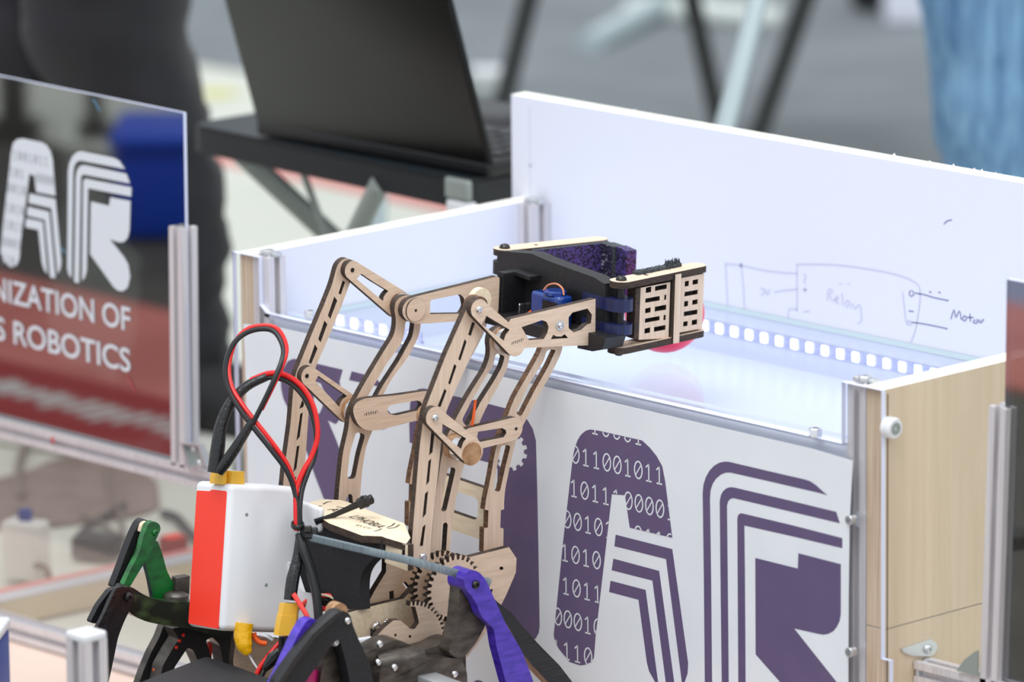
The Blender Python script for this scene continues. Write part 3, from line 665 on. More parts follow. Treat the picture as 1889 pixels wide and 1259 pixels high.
for p, n in (((883, 571), .076), ((802, 771), .076)): abolt(p, n, .0032)
abolt((779, 1028), .068, .0038)
# spacers, washers and bearings on the pivots
def axis(name, p, n, r, a, b, m):
    c = AR.px(*p, n); return obj(name, cyl(AR.w(*c, a), AR.w(*c, b), r), m, arm)
axis('bearing', (736, 562), -.078, .0098, -.078, -.0745, burntl); axis('bearing', (736, 562), -.078, .0104, -.0745, -.066, zinc); axis('bearing', (736, 562), -.078, .0098, -.066, -.062, woodb)
axis('bearing', (646, 756), -.078, .0098, -.078, -.072, woodb); axis('bearing', (646, 756), -.078, .0112, -.072, -.062, zinc)
axis('spacer', (767, 572), -.044, .0085, -.056, -.050, burntl); axis('spacer', (683, 762), -.044, .0110, -.056, -.050, burntl)
axis('bearing', (952, 636), .076, .0096, .066, .070, woodb); axis('bearing', (952, 636), .076, .0102, .060, .066, zinc); axis('bearing', (952, 636), .076, .0096, .057, .060, woodb)
axis('bearing', (872, 835), .076, .0102, .058, .068, steel); axis('bearing', (872, 835), .076, .0100, .068, .070, blackp); axis('spacer', (872, 835), .076, .0104, .0500, .058, woodb)
o = axis('spacer', (889, 554), .046, .0098, .040, .046, woodp)
axis('spacer', (884, 568), .062, .0092, .052, .062, burntl)
axis('spacer', (800, 770), .062, .0085, .050, .062, woodb)
c = AR.px(872, 805, .05)
obj('cable_stub', tube([AR.w(c[0] - .012, c[1] - .03, .045), AR.w(c[0] - .004, c[1] + .005, .052), AR.w(c[0] + .002, c[1] + .03, .049)], .0012), orange, arm)
# burnt engraving on two links
for p, q, n in (((672, 768), (697, 763), -.044), ((943, 637), (966, 629), .076)):
    a, b = AR.px(*p, n), AR.px(*q, n); w = b[0] - a[0]; d = []
    for i in range(6):
        u = a[0] + w * i / 6; v = a[1] + (b[1] - a[1]) * i / 6
        d.append([(u, v), (u, v + .0022 * (1 if i % 2 else .8)), (u + w / 7, v + .0022 + (.0004 if i % 3 else 0)), (u + w / 7, v + (.0008 if i % 2 else 0))])
    obj('engraving', join(*[ribbon(s, .0004, AR, n, n + .0001) for s in d]), scorch, arm, 0)['kind'] = 'stuff'
# base: side plates, gears, deck
ap('base_plate', [(860, 1030), (939, 1010), (953, 1031), (951.6, 1057), (934, 1098), (908, 1150), (880, 1190), (852, 1225), (820, 1225), (800, 1130), (820, 1060)], [circ(AR.px(925, 1049, .063), .0019, 12) and [(923, 1046), (927, 1046), (929, 1049), (927, 1052), (923, 1052), (921, 1049)], [(899, 1090), (909, 1087), (907, 1096), (903, 1096)]], .057, .063, WM)
ap('base_plate', [(713, 1016), (800, 1030), (800, 1060), (790, 1090), (747, 1109), (674, 1123), (690, 1092), (712, 1056)], [[(718, 1092), (726, 1090), (727, 1110), (719, 1112)], [(743, 1077), (748, 1073), (760, 1088), (754, 1092)]], .020, .026, WM)
ap('base_plate', [(642, 1131), (690, 1118), (745, 1105), (775, 1072), (800, 1052), (830, 1080), (850, 1180), (820, 1230), (690, 1240), (640, 1196)], (), .036, .042, [woodp, burnt])
ap('base_plate', [(642, 1131), (690, 1118), (745, 1105), (775, 1072), (800, 1052), (830, 1080), (850, 1180), (820, 1230), (690, 1240), (640, 1196)], (), -.060, -.054, [woodp, burnt])
gc = AR.px(838, 1086, .072)
g1 = plate('gear', AR, gear_pts(gc, .0282, .0240, 30), [circ(gc, .003, 12)], .066, .072, WM, arm)
plate('gear', AR, gear_pts((gc[0], gc[1] - .001), .0282, .0240, 30, .1), [circ(gc, .003, 12)], .048, .054, WM, arm)
g2 = AR.px(757, 1192, .074)
r_o = .0372; pts = [(g2[0] + r * cos(a), g2[1] + r * sin(a)) for a, r in [(-.3 + (1.95) * (q + f) / 16, rr * r_o) for q in range(16) for f, rr in ((0, .9), (.22, .9), (.36, 1), (.64, 1), (.78, .9))]]
notch = AR.pxs([(766, 1120), (770, 1135), (773, 1150), (765, 1161), (757, 1161), (748, 1153), (738, 1145), (726, 1145), (710, 1158), (697, 1172), (690, 1192), (690, 1225), (800, 1228)], .074)
plate('sector_gear', AR, pts + notch, [AR.pxs([(728, 1170), (731, 1170), (732, 1173), (730, 1175), (727, 1173)], .074), AR.pxs([(754, 1173), (757, 1172), (759, 1175), (757, 1178), (754, 1176)], .074)], .068, .074, WM, arm)
for p in ((694, 1156), (713, 1151)):
    b_ = abolt(p, .045, .0042, name='bolt'); c = AR.px(p[0], p[1] + 14, .046); plate('bolt_tab', AR, [(c[0] - .003, c[1] - .006), (c[0] + .003, c[1] - .006), (c[0] + .003, c[1] + .004), (c[0] - .003, c[1] + .004)], (), .042, .046, [blackp, blackp], arm)
DP = Fr(AR.w(-.333, -.135, 0), L, Fw, Up)
dk = plate('deck_plate', DP, DP.pxs([(567, 928), (594, 922), (628, 923), (651, 930), (693, 947), (746, 966), (757, 993), (749, 1004), (711.5, 993), (704, 990), (668, 988.6), (607, 966), (568, 940)]), (), -.006, 0, WP, arm)
def dtext(body, p, q, h, dep=.0001):
    a, b = DP.px(*p), DP.px(*q); d = V(b) - V(a); Ln = d.length; d.normalize(); nrm = V((-d.y, d.x))
    t = text(body, 1, Fr((0, 0, 0), X3, Y3, Z3), 0, 0, 0, 0); w = max(v.x for v in t[0]); hh_ = max(v.y for v in t[0])
    return [DP.w(*(V(a) + d * (v.x / w * Ln) + nrm * (v.y / hh_ * h)), .0002) for v in t[0]], t[1]
for b_, p, q, h in (('AG', (603, 941), (626, 948), .010), ('LPHOBIA', (642, 954), (697, 975), .010), ('DR', (619, 936), (633, 939), .0035), ('EX CT', (655, 970), (680, 977), .0035)):
    obj('burnt_lettering', dtext(b_, p, q, h), scorch, dk, 0)
for s in ([(596, 931), (604, 927), (612, 926)], [(574, 937), (584, 935), (594, 934)], [(713, 974), (722, 971), (728, 966)], [(715, 976), (728, 974), (737, 969)], [(690, 981), (698, 979), (704, 976)]):
    obj('burnt_lettering', ribbon(smooth2(DP.pxs(s), 4), .0012, DP, 0, .0002), scorch, dk, 0)
BF = Fr(AR.w(-.348, -.14, 0), L, Up, -Fw)
plate('base_block', BF, BF.pxs([(712, 996), (752, 1006), (752, 1054), (710, 1038)]), [BF.pxs([(718, 998), (727, 1000), (727, 1006), (718, 1004)]), BF.pxs([(736, 1003), (748, 1006), (747, 1030), (741, 1028), (742, 1010), (736, 1009)])], -.006, 0, WP, arm)
SD = Fr(AR.w(-.350, -.16, 0), L, Up, -Fw)
sd = smooth2(SD.pxs([(705, 1004), (706, 1022), (690, 1031), (674, 1047), (666, 1065), (664, 1090), (665, 1126)]), 4)
plate('curved_shroud', SD, SD.pxs([(553, 960), (606, 970), (668, 990), (705, 998)]) + sd + SD.pxs([(600, 1122), (566, 1100), (553, 1060)]), (), -.010, 0, [blackm, blackm], arm)
obj('holder_tab', rbox(Fr(SD.o + Fw * -.004, L, Up, -Fw), *(lambda a, b: (a[0], b[0], b[1], a[1]))(SD.px(566, 921), SD.px(606, 982)), 0, .006, .0028), whitep, arm)
plate('holder_tab', Fr(SD.o + Fw * -.010, L, Up, -Fw), fillet(SD.pxs([(536, 1030), (556, 1034), (558, 1078), (572, 1090), (604, 1096), (604, 1150), (560, 1150), (536, 1110)]), .002), (), -.003, .003, [whitep, whitep], arm)
abolt((573, 1115), -.1, .003, lambda q, a, r: lathe(SD.w(*SD.px(573, 1115), .0125), -Fw, [(0, r), (.004, r), (.004, r * .5), (.001, .0001)], 14), blackp, name='screw_recess')

# ------------------------------------------------------------------ gripper (parts of the arm)
Lg, Fg, Ug = frame_axes(49.5, 2.3)
GT = lambda v: Fr(ballc + Ug * v, Lg, Fg, Ug)             # horizontal gripper plane at height v
def vtop(x, y, l, f):                                     # height of a pixel that lies at (l, f)
    pr_ = Fr(ballc + Lg * l, Fg, Ug, Lg); return pr_.px(x, y)[1]
GL = Fr(ballc, Fg, Ug, Lg)
# rear wall of the bracket: plane facing backwards between the hinges
BW = Fr(ballc + Fg * -.118, Lg, Ug, -Fg)
br_ = plate('gripper_bracket', BW, BW.pxs([(917, 463), (928, 464), (980, 468), (1012, 482), (1062, 500), (1096, 512), (1108, 520), (1116, 524), (1117, 640), (1082, 640), (1082, 618), (1062, 600), (925, 566), (917, 566)]), (), -.014, 0, [blackp, blackp], arm, .3)
# left cheek, shelf and right cheek
a, b = BW.px(917, 463), BW.px(928, 568)
ck = Fr(BW.o - Fg * .024, Lg, Ug, -Fg); c0, c1 = ck.px(917.5, 501), ck.px(926.5, 586)
plate('bracket_cheek', Fr(ballc, Lg, Ug, -Fg), fillet([(c0[0], c1[1]), (c1[0], c1[1]), (c1[0], c0[1]), (c0[0], c0[1])], .0012), (), .110, .142, [blackp, blackp], br_, .3)
plate('bracket_gusset', Fr(ballc, Lg, Ug, -Fg), [(c0[0], c0[1] - .003), (c0[0] + .028, c0[1] - .004), (c0[0] + .028, c0[1] - .001), (c0[0], c0[1])], (), .112, .130, [blackp, blackp], br_, .3)
vs_ = BW.px(950, 567)[1]
SH = Fr(ballc + Ug * vs_, Lg, Fg, Ug)
sh = plate('bracket_shelf', SH, [(BW.px(925, 560)[0], -.150), (BW.px(1098, 560)[0], -.150), (BW.px(1098, 560)[0], -.116), (BW.px(925, 560)[0], -.116)], (), -.010, 0, [blackp, blackp], br_, .3)
c = SH.px(956, 571); obj('shelf_nut', hexnut(SH.w(c[0], c[1], 0), Ug, .0052, .006), steel, sh)
# blue hobby servo standing on the shelf
c = SH.px(1018, 596); SV = Fr(SH.w(c[0], c[1], 0), Lg, Fg, Ug)
sv = obj('servo', rbox(SV, -.0195, .0175, -.0082, .0082, -.004, .0252, .0030), servob, arm)
obj('servo_label', box(Fr(SV.w(0, -.0082, 0), Lg, Ug, -Fg), -.003, .0155, .001, .0205, 0, .0003), servol, sv)
obj('servo_gear_cap', lathe(SV.w(.003, 0, .025), Ug, [(0, .0098), (.0025, .0098), (.0035, .0085), (.0035, .0001)], 24), servob, sv)
obj('servo_wire', tube([SV.w(-.0095, -.002, .026), SV.w(-.006, 0, .0310), SV.w(.003, .001, .0335), SV.w(.011, .001, .0310), SV.w(.0140, 0, .026)], .0008), copper, sv)
obj('servo_wire', tube([SV.w(-.0145, -.004, .012), SV.w(-.024, -.012, .001), SV.w(-.034, -.02, -.012)], .0009), orange, sv)
obj('servo_wire', tube([SV.w(-.0145, -.004, .010), SV.w(-.025, -.013, -.001), SV.w(-.034, -.021, -.014)], .0009), woodb, sv)
# hinge knuckles
def knuckle(p, l, v0, v1, r=.0105, m=bluep):
    q = ballc + Lg * l + Fg * -.108
    f = Fr(q, Lg, Fg, Ug)
    return obj('hinge_knuckle', slab(f, [(-.034, -.012)] + [(r * cos(t), r * sin(t)) for t in [-pi / 2 + pi * i / 14 for i in range(15)]] + [(-.034, r)], (), v0, v1), m, br_)
HF = Fr(ballc + Fg * -.108, Lg, Ug, -Fg); hR = HF.px(1146, 515)[0]; hL = HF.px(931, 456)[0]
GR = Fr(ballc + Fg * -.118 + Lg * 0, Lg, Ug, -Fg)
vR = lambda y: Fr(ballc + Fg * -.108, Lg, Ug, -Fg).px(1146, y)[1]
vL = lambda y: Fr(ballc + Fg * -.108, Lg, Ug, -Fg).px(925, y)[1]
knuckle(0, hR, vR(573), vR(550)); knuckle(0, hR, vR(616), vR(597))
def lknuckle(y0, y1):
    q = ballc + Lg * hL + Fg * -.108; f = Fr(q, Lg, Fg, Ug); r = .0095
    return obj('hinge_knuckle', slab(f, [(.014, r)] + [(r * cos(t), r * sin(t)) for t in [pi / 2 + pi * i / 14 for i in range(15)]] + [(.014, -r)], (), vL(y0), vL(y1)), blackp, br_)
lknuckle(503, 480); lknuckle(560, 530)
TB = Fr(ballc + Fg * -.122, Lg, Ug, -Fg)
plate('bracket_tab', TB, TB.pxs([(1082, 616), (1098, 610), (1135, 622), (1128, 642), (1110, 646), (1082, 640)]), (), -.012, .010, [blackp, blackp], br_, .3)
# fingers: two wooden plates each with a slotted wall between them
def finger(side, ang, tl, h, vt, vb, inner):
    d = (Fg - Lg * ang * side).normalized(); nrm = d.cross(Ug).normalized()         # nrm points to +l
    hp = ballc + Lg * h + Fg * -.108
    fp = Fr(hp, nrm, d, Ug)                                                           # x to the right, y forward
    fo = thing_part = plate('finger_plate', fp, capsule((0, 0), (0, tl), .0095, .0085), [fillet([(-.002, .03), (.002, .03), (.002, .033), (-.002, .033)], 0)], vt - .0055, vt, WM, arm)
    plate('finger_plate', fp, capsule((0, 0), (0, tl), .0095, .0085), (), vb, vb + .0055, WM, arm)
    obj('hinge_pin', cyl(fp.w(0, 0, vb - .001), fp.w(0, 0, vt), .0032), blackp, arm)
    obj('bolt', button(fp.w(0, 0, vt), Ug, .0046), dsteel, arm); obj('bolt', button(fp.w(0, 0, vb), -Ug, .0040), dsteel, arm)
    return fp
vt = Fr(ballc + Fg * -.108, Lg, Ug, -Fg).px(1146, 517)[1]; vb = Fr(ballc + Fg * -.108, Lg, Ug, -Fg).px(1146, 651)[1]
fpR = finger(1, .13, .0945, hR, vt, vb, 0)
fpL = finger(-1, .13, .094, hL, Fr(ballc + Fg * -.108, Lg, Ug, -Fg).px(931, 458)[1], Fr(ballc + Fg * -.108, Lg, Ug, -Fg).px(931, 458)[1] - (vt - vb), 0)
# slotted wall of the right finger
FWR = Fr(fpR.w(.0075, 0, 0), fpR.V, Ug, fpR.U)
def holes_of(fr, n): return [fr.pxs(h, n) for h in hl]
kg = cr(880, 410, 4.107)
wl = kg([(1240, 498), (1465, 455), (1450, 880), (1225, 893)]); hl = [kg(h) for h in ([(1280, 498), (1320, 488), (1318, 530), (1278, 538)], [(1350, 488), (1438, 470), (1436, 505), (1348, 522)], [(1276, 580), (1384, 560), (1384, 594), (1274, 612)], [(1420, 552), (1434, 549), (1432, 588), (1418, 590)],
     [(1275, 656), (1316, 646), (1314, 684), (1273, 692)], [(1348, 642), (1434, 626), (1432, 664), (1346, 678)], [(1273, 732), (1384, 712), (1382, 744), (1271, 764)], [(1414, 706), (1430, 702), (1428, 742), (1412, 744)], [(1270, 808), (1312, 798), (1310, 838), (1268, 846)], [(1342, 796), (1428, 780), (1426, 816), (1340, 832)])]
plate('finger_wall', FWR, FWR.pxs(wl, -.001), holes_of(FWR, -.001), -.0065, -.001, WZ, arm, 0)
hl = [kg(h) for h in ([(1575, 450), (1605, 444), (1603, 484), (1573, 490)], [(1634, 440), (1675, 432), (1673, 468), (1632, 476)], [(1573, 530), (1673, 512), (1671, 546), (1571, 564)], [(1570, 602), (1600, 596), (1598, 636), (1568, 642)], [(1632, 592), (1672, 584), (1670, 620), (1630, 628)], [(1568, 680), (1670, 662), (1668, 698), (1566, 714)], [(1564, 756), (1596, 750), (1594, 786), (1562, 792)], [(1628, 744), (1668, 736), (1666, 774), (1626, 782)])]
plate('finger_wall', FWR, FWR.pxs(kg([(1545, 425), (1722, 390), (1706, 806), (1532, 838)]), -.001), holes_of(FWR, -.001), -.0065, -.001, WZ, arm, 0)
plate('finger_rib', FWR, FWR.pxs(kg([(1503, 398), (1548, 390), (1532, 914), (1486, 922)]), .0028), (), -.002, .0028, WZ, arm, 0)
plate('finger_rib', FWR, FWR.pxs(kg([(1203, 505), (1240, 498), (1225, 893), (1190, 880)]), -.001), (), -.010, -.001, [burnt, burnt], arm, 0)
o_ = FWR.pxs(kg([(1240, 500), (1706, 400), (1700, 806), (1225, 880)]), -.006)
obj('foam_pad', join(slab(FWR, o_, (), -.018, -.010)), foam, arm, 0)
def fuzz(fr, pts, n, hgt, w, name='foam_tuft'):
    vs, fs = [], []
    P = [V(p) for p in pts]
    for i in range(n):
        t = random.random() * (len(P) - 1); a = P[int(t)].lerp(P[int(t) + 1], t % 1) + V((random.uniform(-w, w), random.uniform(-w, w) * .3)); b = len(vs); s = .0012 + .0016 * random.random(); h = hgt * (.3 + .7 * random.random())
        dx, dy = random.uniform(-s, s), random.uniform(-s, s)
        vs += [fr.w(a.x - s, a.y - s * .6, -.001), fr.w(a.x + s, a.y - s * .6, -.001), fr.w(a.x, a.y + s, -.001), fr.w(a.x + dx, a.y + dy, h)]; fs += [(b, b + 1, b + 3), (b + 1, b + 2, b + 3), (b + 2, b, b + 3)]
    o = obj(name, (vs, fs), foam, arm, 0); o['kind'] = 'stuff'
fr = Fr(fpR.w(0, 0, vt), fpR.U, fpR.V, Ug)
fuzz(fr, [(-.006, .028), (-.0068, .078)], 150, .0045, .0022); fuzz(fr, [(-.006, .062), (-.0068, .080)], 70, .0085, .0024)
plate('foam_strip', fr, [(-.0095, .025), (-.0035, .025), (-.0035, .080), (-.0095, .082)], (), -.006, .0028, [foam, foam], arm)
# left finger inner padding
vtl = Fr(ballc + Fg * -.108, Lg, Ug, -Fg).px(931, 458)[1]
fl_ = Fr(fpL.w(.006, 0, 0), fpL.V, Ug, fpL.U)
plate('finger_wall', fl_, [(.006, vtl - .060), (.098, vtl - .060), (.098, vtl - .004), (.006, vtl - .004)], (), -.010, -.005, WZ, arm, 0)
plate('rubber_pad', fl_, [(.016, vtl - .058), (.098, vtl - .058), (.098, vtl - .0008), (.020, vtl - .0012)], (), -.004, .008, [mesh_p, foam], arm, 0)
fe = Fr(fl_.w(.089, 0, .0), fpL.U, Ug, -fpL.V)
plate('rubber_pad', fe, [(.008, vtl - .056), (.024, vtl - .056), (.024, vtl - .001), (.008, vtl - .001)], (), -.012, 0, [mesh_w, foam], arm, 0)
plate('rubber_pad', fe, [(.024, vtl - .055), (.040, vtl - .054), (.040, vtl - .002), (.024, vtl - .001)], (), -.014, -.004, [mesh_p, mesh_p], arm, 0)
pk = Fr(fpL.w(0, 0, vtl - .006), fpL.U, fpL.V, Ug)
plate('finger_block', pk, [(.003, .004), (.012, .010), (.013, .024), (.003, .026)], (), -.008, .001, WP, arm)
fuzz(Fr(fl_.w(0, 0, 0), fpL.U, fpL.V, Ug), [(.006, .03), (.006, .09)], 1, .001, .001)

# ------------------------------------------------------------------ white battery box, cables, ties
BO = hit(408, 1165, AR.w(-.430, 0, 0), Fw)
ba = radians(46.6 + 33); RB = Matrix.Rotation(radians(3.5), 3, CD)
BU = (RB @ CU).normalized(); bh = V((cos(ba), sin(ba), 0)); bh = (bh - BU * bh.dot(BU)).normalized(); bl = BU.cross(bh).normalized()
# bh runs right/away along the white face, bl runs left/away along the red face
BXF = Fr(BO, bh, BU, -bl)
w_len = BXF.px(545, 1170)[0]; h_len = BXF.px(412, 893)[1]
RFc = Fr(BO, bl, BU, -bh); r_len = RFc.px(343, 1160)[0]
bat = thing('battery_box', BO, 'white rectangular battery case with a wide orange-red stripe in front of the arm', 'battery')
obj('case', rbox(Fr(BO, bh, BU, -bl), 0, w_len, 0, h_len, -r_len, 0, .005, 4), whitep, bat)
plate('red_stripe', Fr(BO, bl, BU, -bh), fillet([(.0045, .0015), (r_len - .004, .0025), (r_len - .0045, h_len - .008), (r_len * .55, h_len - .0075), (r_len * .50, h_len - .006), (.0045, h_len - .006)], .002), (), -.001, .0004, [redm, redm], bat)
for p in ((455, 950), (491, 1080)):
    c = BXF.px(*p); obj('dent', lathe(BXF.w(c[0], c[1], 0), BXF.N, [(0, .0016), (.0003, .0012), (.0003, .0001)], 10), tube_g, bat)
def CP(x, y, d=0.0):                                       # a point near the battery box: pixel ray, d metres behind its front edge
    return at(x, y, (BO - CAM).dot(CD) + d)
top = Fr(BO + BU * h_len, bh, -bl, BU)
def conn(name, q, ax, side, L_, w, t, parent, m=xty):
    """two-piece power plug: a body with bevelled corners and a shoulder"""
    ax, side = V(ax).normalized(), V(side).normalized(); n = ax.cross(side)
    f = Fr(q, side, n, ax)
    pr_ = [(-w / 2, -t / 2), (w / 2 - t * .3, -t / 2), (w / 2, -t * .2), (w / 2, t * .2), (w / 2 - t * .3, t / 2), (-w / 2, t / 2)]
    o = obj(name, slab(f, pr_, (), 0, L_ * .62), m, parent)
    obj('connector_half', slab(f, [(x * .93, y * .93) for x, y in pr_], (), L_ * .62, L_), m, o)
    return o
D0 = (BO - CAM).dot(CD)
def cable(name, label, wires, group=None):
    p0 = wires[0][1][0]; o = thing(name, p0, label, 'cable', group)
    for nm, pts, r, m in wires: obj(nm, tube(pts, r, 10, 7), m, o)
    return o
# loop one: rises from the plug, crosses and comes back down to the tie
ln1 = [CP(408, 866, -.002), CP(432, 838, -.006), CP(456, 800, -.010), CP(480, 755, -.014), CP(504, 705, -.016), CP(520, 665, -.012), CP(522, 640, -.004), CP(508, 614, .004), CP(486, 607, .008), CP(455, 614, .010), CP(430, 636, .008), CP(416, 675, .004), CP(420, 715, -.001), CP(440, 752, -.007), CP(468, 790, -.012), CP(500, 830, -.014), CP(528, 868, -.012), CP(543, 905, -.010), CP(549, 945, -.012), CP(552, 978, -.013)]
off = [(0, 0)] * 3 + [(2, 1), (3, 0), (5, -2), (5, -5), (4, -6), (2, -6), (1, -6), (3, -3), (6, 0), (7, -2), (7, -5), (7, -7), (7, -6), (5, -4), (2, 2), (-3, 3), (-6, 0)]
ln1r = [p + CR * (a * D0 / FPX) - CU * (b * D0 / FPX) + CD * .0015 for p, (a, b) in zip(ln1, off)]
c1 = cable('power_cable', 'red and black cable making the taller loop above the white battery case', [('black_wire', ln1, .0022, cblk), ('red_wire', ln1r[3:], .0020, cred)])
obj('heat_shrink', tube([CP(404, 872, -.003), CP(418, 852, -.006), CP(436, 825, -.009), CP(452, 798, -.012), CP(466, 775, -.013)], [.0040, .0048, .0044, .0034, .0028], 12), shrink, c1)
pq = CP(423, 890, .002); conn('yellow_plug', top.w(.0125, -.012, -.001), BU, bh, .0115, .014, .008, c1)
# loop two: lower arch
ln2 = [CP(398, 868, .004), CP(403, 820, .003), CP(410, 775, .003), CP(430, 738, .004), CP(462, 708, .005), CP(495, 697, .005), CP(525, 702, .004), CP(552, 722, .003), CP(572, 755, .002), CP(583, 800, .0), CP(580, 842, -.002), CP(568, 872, -.005), CP(557, 905, -.008), CP(553, 940, -.011), CP(554, 980, -.012)]
ln2r = [p + CR * (a * D0 / FPX) - CU * (b * D0 / FPX) - CD * .001 for p, (a, b) in zip(ln2[4:], [(0, -6), (2, -8), (3, -9), (6, -7), (7, -2), (3, 2), (-4, -2), (-8, -3), (-10, -2), (-7, 2), (-7, 0)])]
c2 = cable('power_cable', 'red and black cable arching in the lower loop over the battery case', [('black_wire', ln2, .0022, cblk), ('red_wire', ln2r, .0022, cred)])
obj('heat_shrink', tube([CP(396, 872, .003), CP(402, 825, .002), CP(408, 785, .002), CP(425, 745, .003), CP(455, 713, .004), CP(492, 695, .004)], [.0062, .0060, .0052, .0046, .0042, .0036], 12), shrink, c2)
conn('yellow_plug', top.w(.0015, -.020, -.001), BU, -bl, .0115, .016, .009, c2)
# trunk below the tie, down to the yellow plug and on to the robot
c3 = cable('power_cable', 'black sheathed cable running down the right edge of the battery case', [('sheath', [CP(551, 985, -.014), CP(560, 1015, -.016), CP(574, 1055, -.018), CP(584, 1100, -.020), CP(588, 1150, -.021), CP(590, 1205, -.02)], [.0032, .0042, .0042, .004, .0036, .003], cblk),
    ('sheath', [CP(552, 985, -.011), CP(549, 1030, -.012), CP(540, 1070, -.014), CP(535, 1108, -.015)], [.0026, .0046, .0056, .0054], shrink)])
conn('yellow_plug', CP(526, 1172, -.016), CP(536, 1112, -.016) - CP(526, 1172, -.016), CR * .9 + CD * .45, .0262, .0165, .0095, c3)
for dx in (-5, 4): obj('black_wire', tube([CP(525 + dx, 1175, -.014), CP(524 + dx, 1200, -.012), CP(527 + dx, 1230, -.01), CP(524 + dx, 1275, -.008)], .0026), cblk, c3)
obj('coral_stub', tube([CP(541, 1096, -.022), CP(553, 1115, -.023), CP(565, 1135, -.024), CP(570, 1152, -.022)], .0021), pinkred, c3)
c4 = cable('power_cable', 'red and black cable with a black sleeve sagging under the battery case', [('red_wire', [CP(540, 1150, .004), CP(521, 1180, .002), CP(500, 1205, 0), CP(478, 1235, -.002), CP(462, 1275, -.004)], .0020, cred), ('black_wire', [CP(530, 1176, .006), CP(512, 1202, .003), CP(490, 1232, .0), CP(470, 1275, -.003)], .0024, cblk)])
obj('heat_shrink', tube([CP(520, 1200, .002), CP(503, 1215, .001), CP(486, 1236, -.001)], [.0042, .0062, .003]), shrink, c4)
c5 = cable('power_cable', 'red, tan and black wires curling behind the yellow plug', [('red_wire', [CP(556, 1118, .02), CP(572, 1105, .018), CP(600, 1099, .015), CP(622, 1104, .012), (CP(636, 1122, .010)), CP(640, 1150, .010)], .0018, pinkred), ('tan_wire', [CP(590, 1097, .014), CP(610, 1102, .012), CP(626, 1116, .010), CP(632, 1140, .010)], .0010, woodp), ('black_wire', [CP(556, 1122, .022), CP(580, 1108, .020), CP(606, 1108, .018), CP(624, 1120, .014), CP(632, 1148, .014)], .0022, cblk),
    ('red_wire', [CP(588, 1128, .02), CP(604, 1122, .018), CP(618, 1124, .016)], .002, cred)])
# kapton-wrapped bundle and a white wire under the case
t = thing('wire_bundle', CP(452, 1190, .01), 'yellow film-wrapped wire bundle hanging under the battery case', 'wire bundle')
obj('wrap', tube([CP(450, 1150, .008), CP(448, 1175, .008), CP(452, 1194, .007), CP(459, 1208, .006)], [.0085, .0082, .0070, .0030], 12, 5, .7), kapton, t)
obj('white_wire', tube([CP(458, 1206, .008), CP(468, 1224, .008), CP(482, 1244, .008), CP(492, 1262, .008)], .0009), whitep, t)
obj('orange_tube', tube([CP(468, 1168, .012), CP(471, 1178, .012), CP(480, 1186, .012), CP(492, 1188, .012)], .0022), orange, t)
obj('steel_ring', tube([CP(478, 1172, .013), CP(492, 1175, .012), CP(503, 1182, .012)], .0022), zinc, t)
t = thing('battery_plug', CP(590, 1235, -.03), 'yellow power plug half hidden under the black leg joint', 'plug')
conn('plug_body', CP(606, 1290, -.028), CP(588, 1222, -.028) - CP(606, 1290, -.028), CR, .032, .0155, .010, t)
# ties
def tie(name, label, pts, w, th, m, head=None, up=None, hm=None):
    o = thing(name, pts[0], label, 'zip tie')
    obj('strap', tube(pts, w / 2, 8, 6, th / w, up=up), m, o)
    if head is not None:
        d = (pts[-1] - pts[-2]).normalized(); f = Fr(head, d, (V(up) - d * V(up).dot(d)).normalized() if up is not None else perp(d)[0], d.cross(V(up)).normalized() if up is not None else perp(d)[1])
        h = obj('head', rbox(f, -.004, .006, -.0042, .0042, -.003, .003, .0012), hm or m, o)
        obj('latch', rbox(f, .004, .010, -.0032, .0032, -.002, .0045, .001), m, o); obj('tail', rbox(f, .001, .004, -.0056, .0056, -.0012, .0012, .0005), m, o)
    return o
ub_ = Up * .75 + L * .3
P_ = lambda x, y, u: hit(x, y, AR.w(u, 0, 0), Fw)
tie('zip_tie', 'thick black zip tie lying over the lettered wooden deck plate', [P_(581, 964, -.362), P_(598, 958, -.356), P_(620, 949, -.345), P_(645, 938, -.335), P_(662, 930, -.33)], .0062, .0022, blackp, P_(668, 928, -.33), ub_)
ring = [CP(549 + 11 * cos(a), 972 + 5 * sin(a) - 3, -.013 - .009 * sin(a)) for a in [2 * pi * q / 10 for q in range(11)]]
o = tie('zip_tie', 'small black zip tie cinching the red and black cables', ring, .0042, .0016, blackp, None, CU)
obj('head', rbox(Fr(CP(574, 984, -.016), CR, CU, -CD), -.0055, .0055, -.0048, .0048, -.003, .004, .0014), blackp, o)
obj('latch', rbox(Fr(CP(568, 977, -.018), CR, CU, -CD), -.003, .003, -.003, .003, -.002, .004, .001), dsteel, o)
q0, q1, q2 = P_(572, 992, -.376), P_(760, 1036, -.350), AR.w(*AR.px(905, 1076, .108), .108)
sp = [q0 + (q1 - q0) * (i / 20) for i in range(21)] + [q1 + (q2 - q1) * (i / 16) for i in range(1, 17)]
o = tie('zip_tie', 'long grey ribbed zip tie stretched across the arm to the purple leg', [q0, (q0 + q1) / 2, q1, (q1 + q2) / 2, q2], .0068, .0016, strapm, None, Up)
vs, fs = [], []
for i in range(150):
    t_ = i / 150; p = q0 + (q1 - q0) * t_ if t_ < .55 else None
    p = q0.lerp(q1, t_ / .62) if t_ < .62 else q1.lerp(q2, (t_ - .62) / .38)
    d = (q1 - q0).normalized(); n_ = d.cross(Up).normalized(); f = Fr(p + (n_ if n_.dot(CD) < 0 else -n_) * .0009, d, Up, n_ if n_.dot(CD) < 0 else -n_)
    b = box(f, -.0003, .0003, -.0022, .0022, -.0003, .0003); k0 = len(vs); vs += b[0]; fs += [tuple(j + k0 for j in q) for q in b[1]]
oo = obj('ribs', (vs, fs), strapm, o, 0); oo['kind'] = 'stuff'

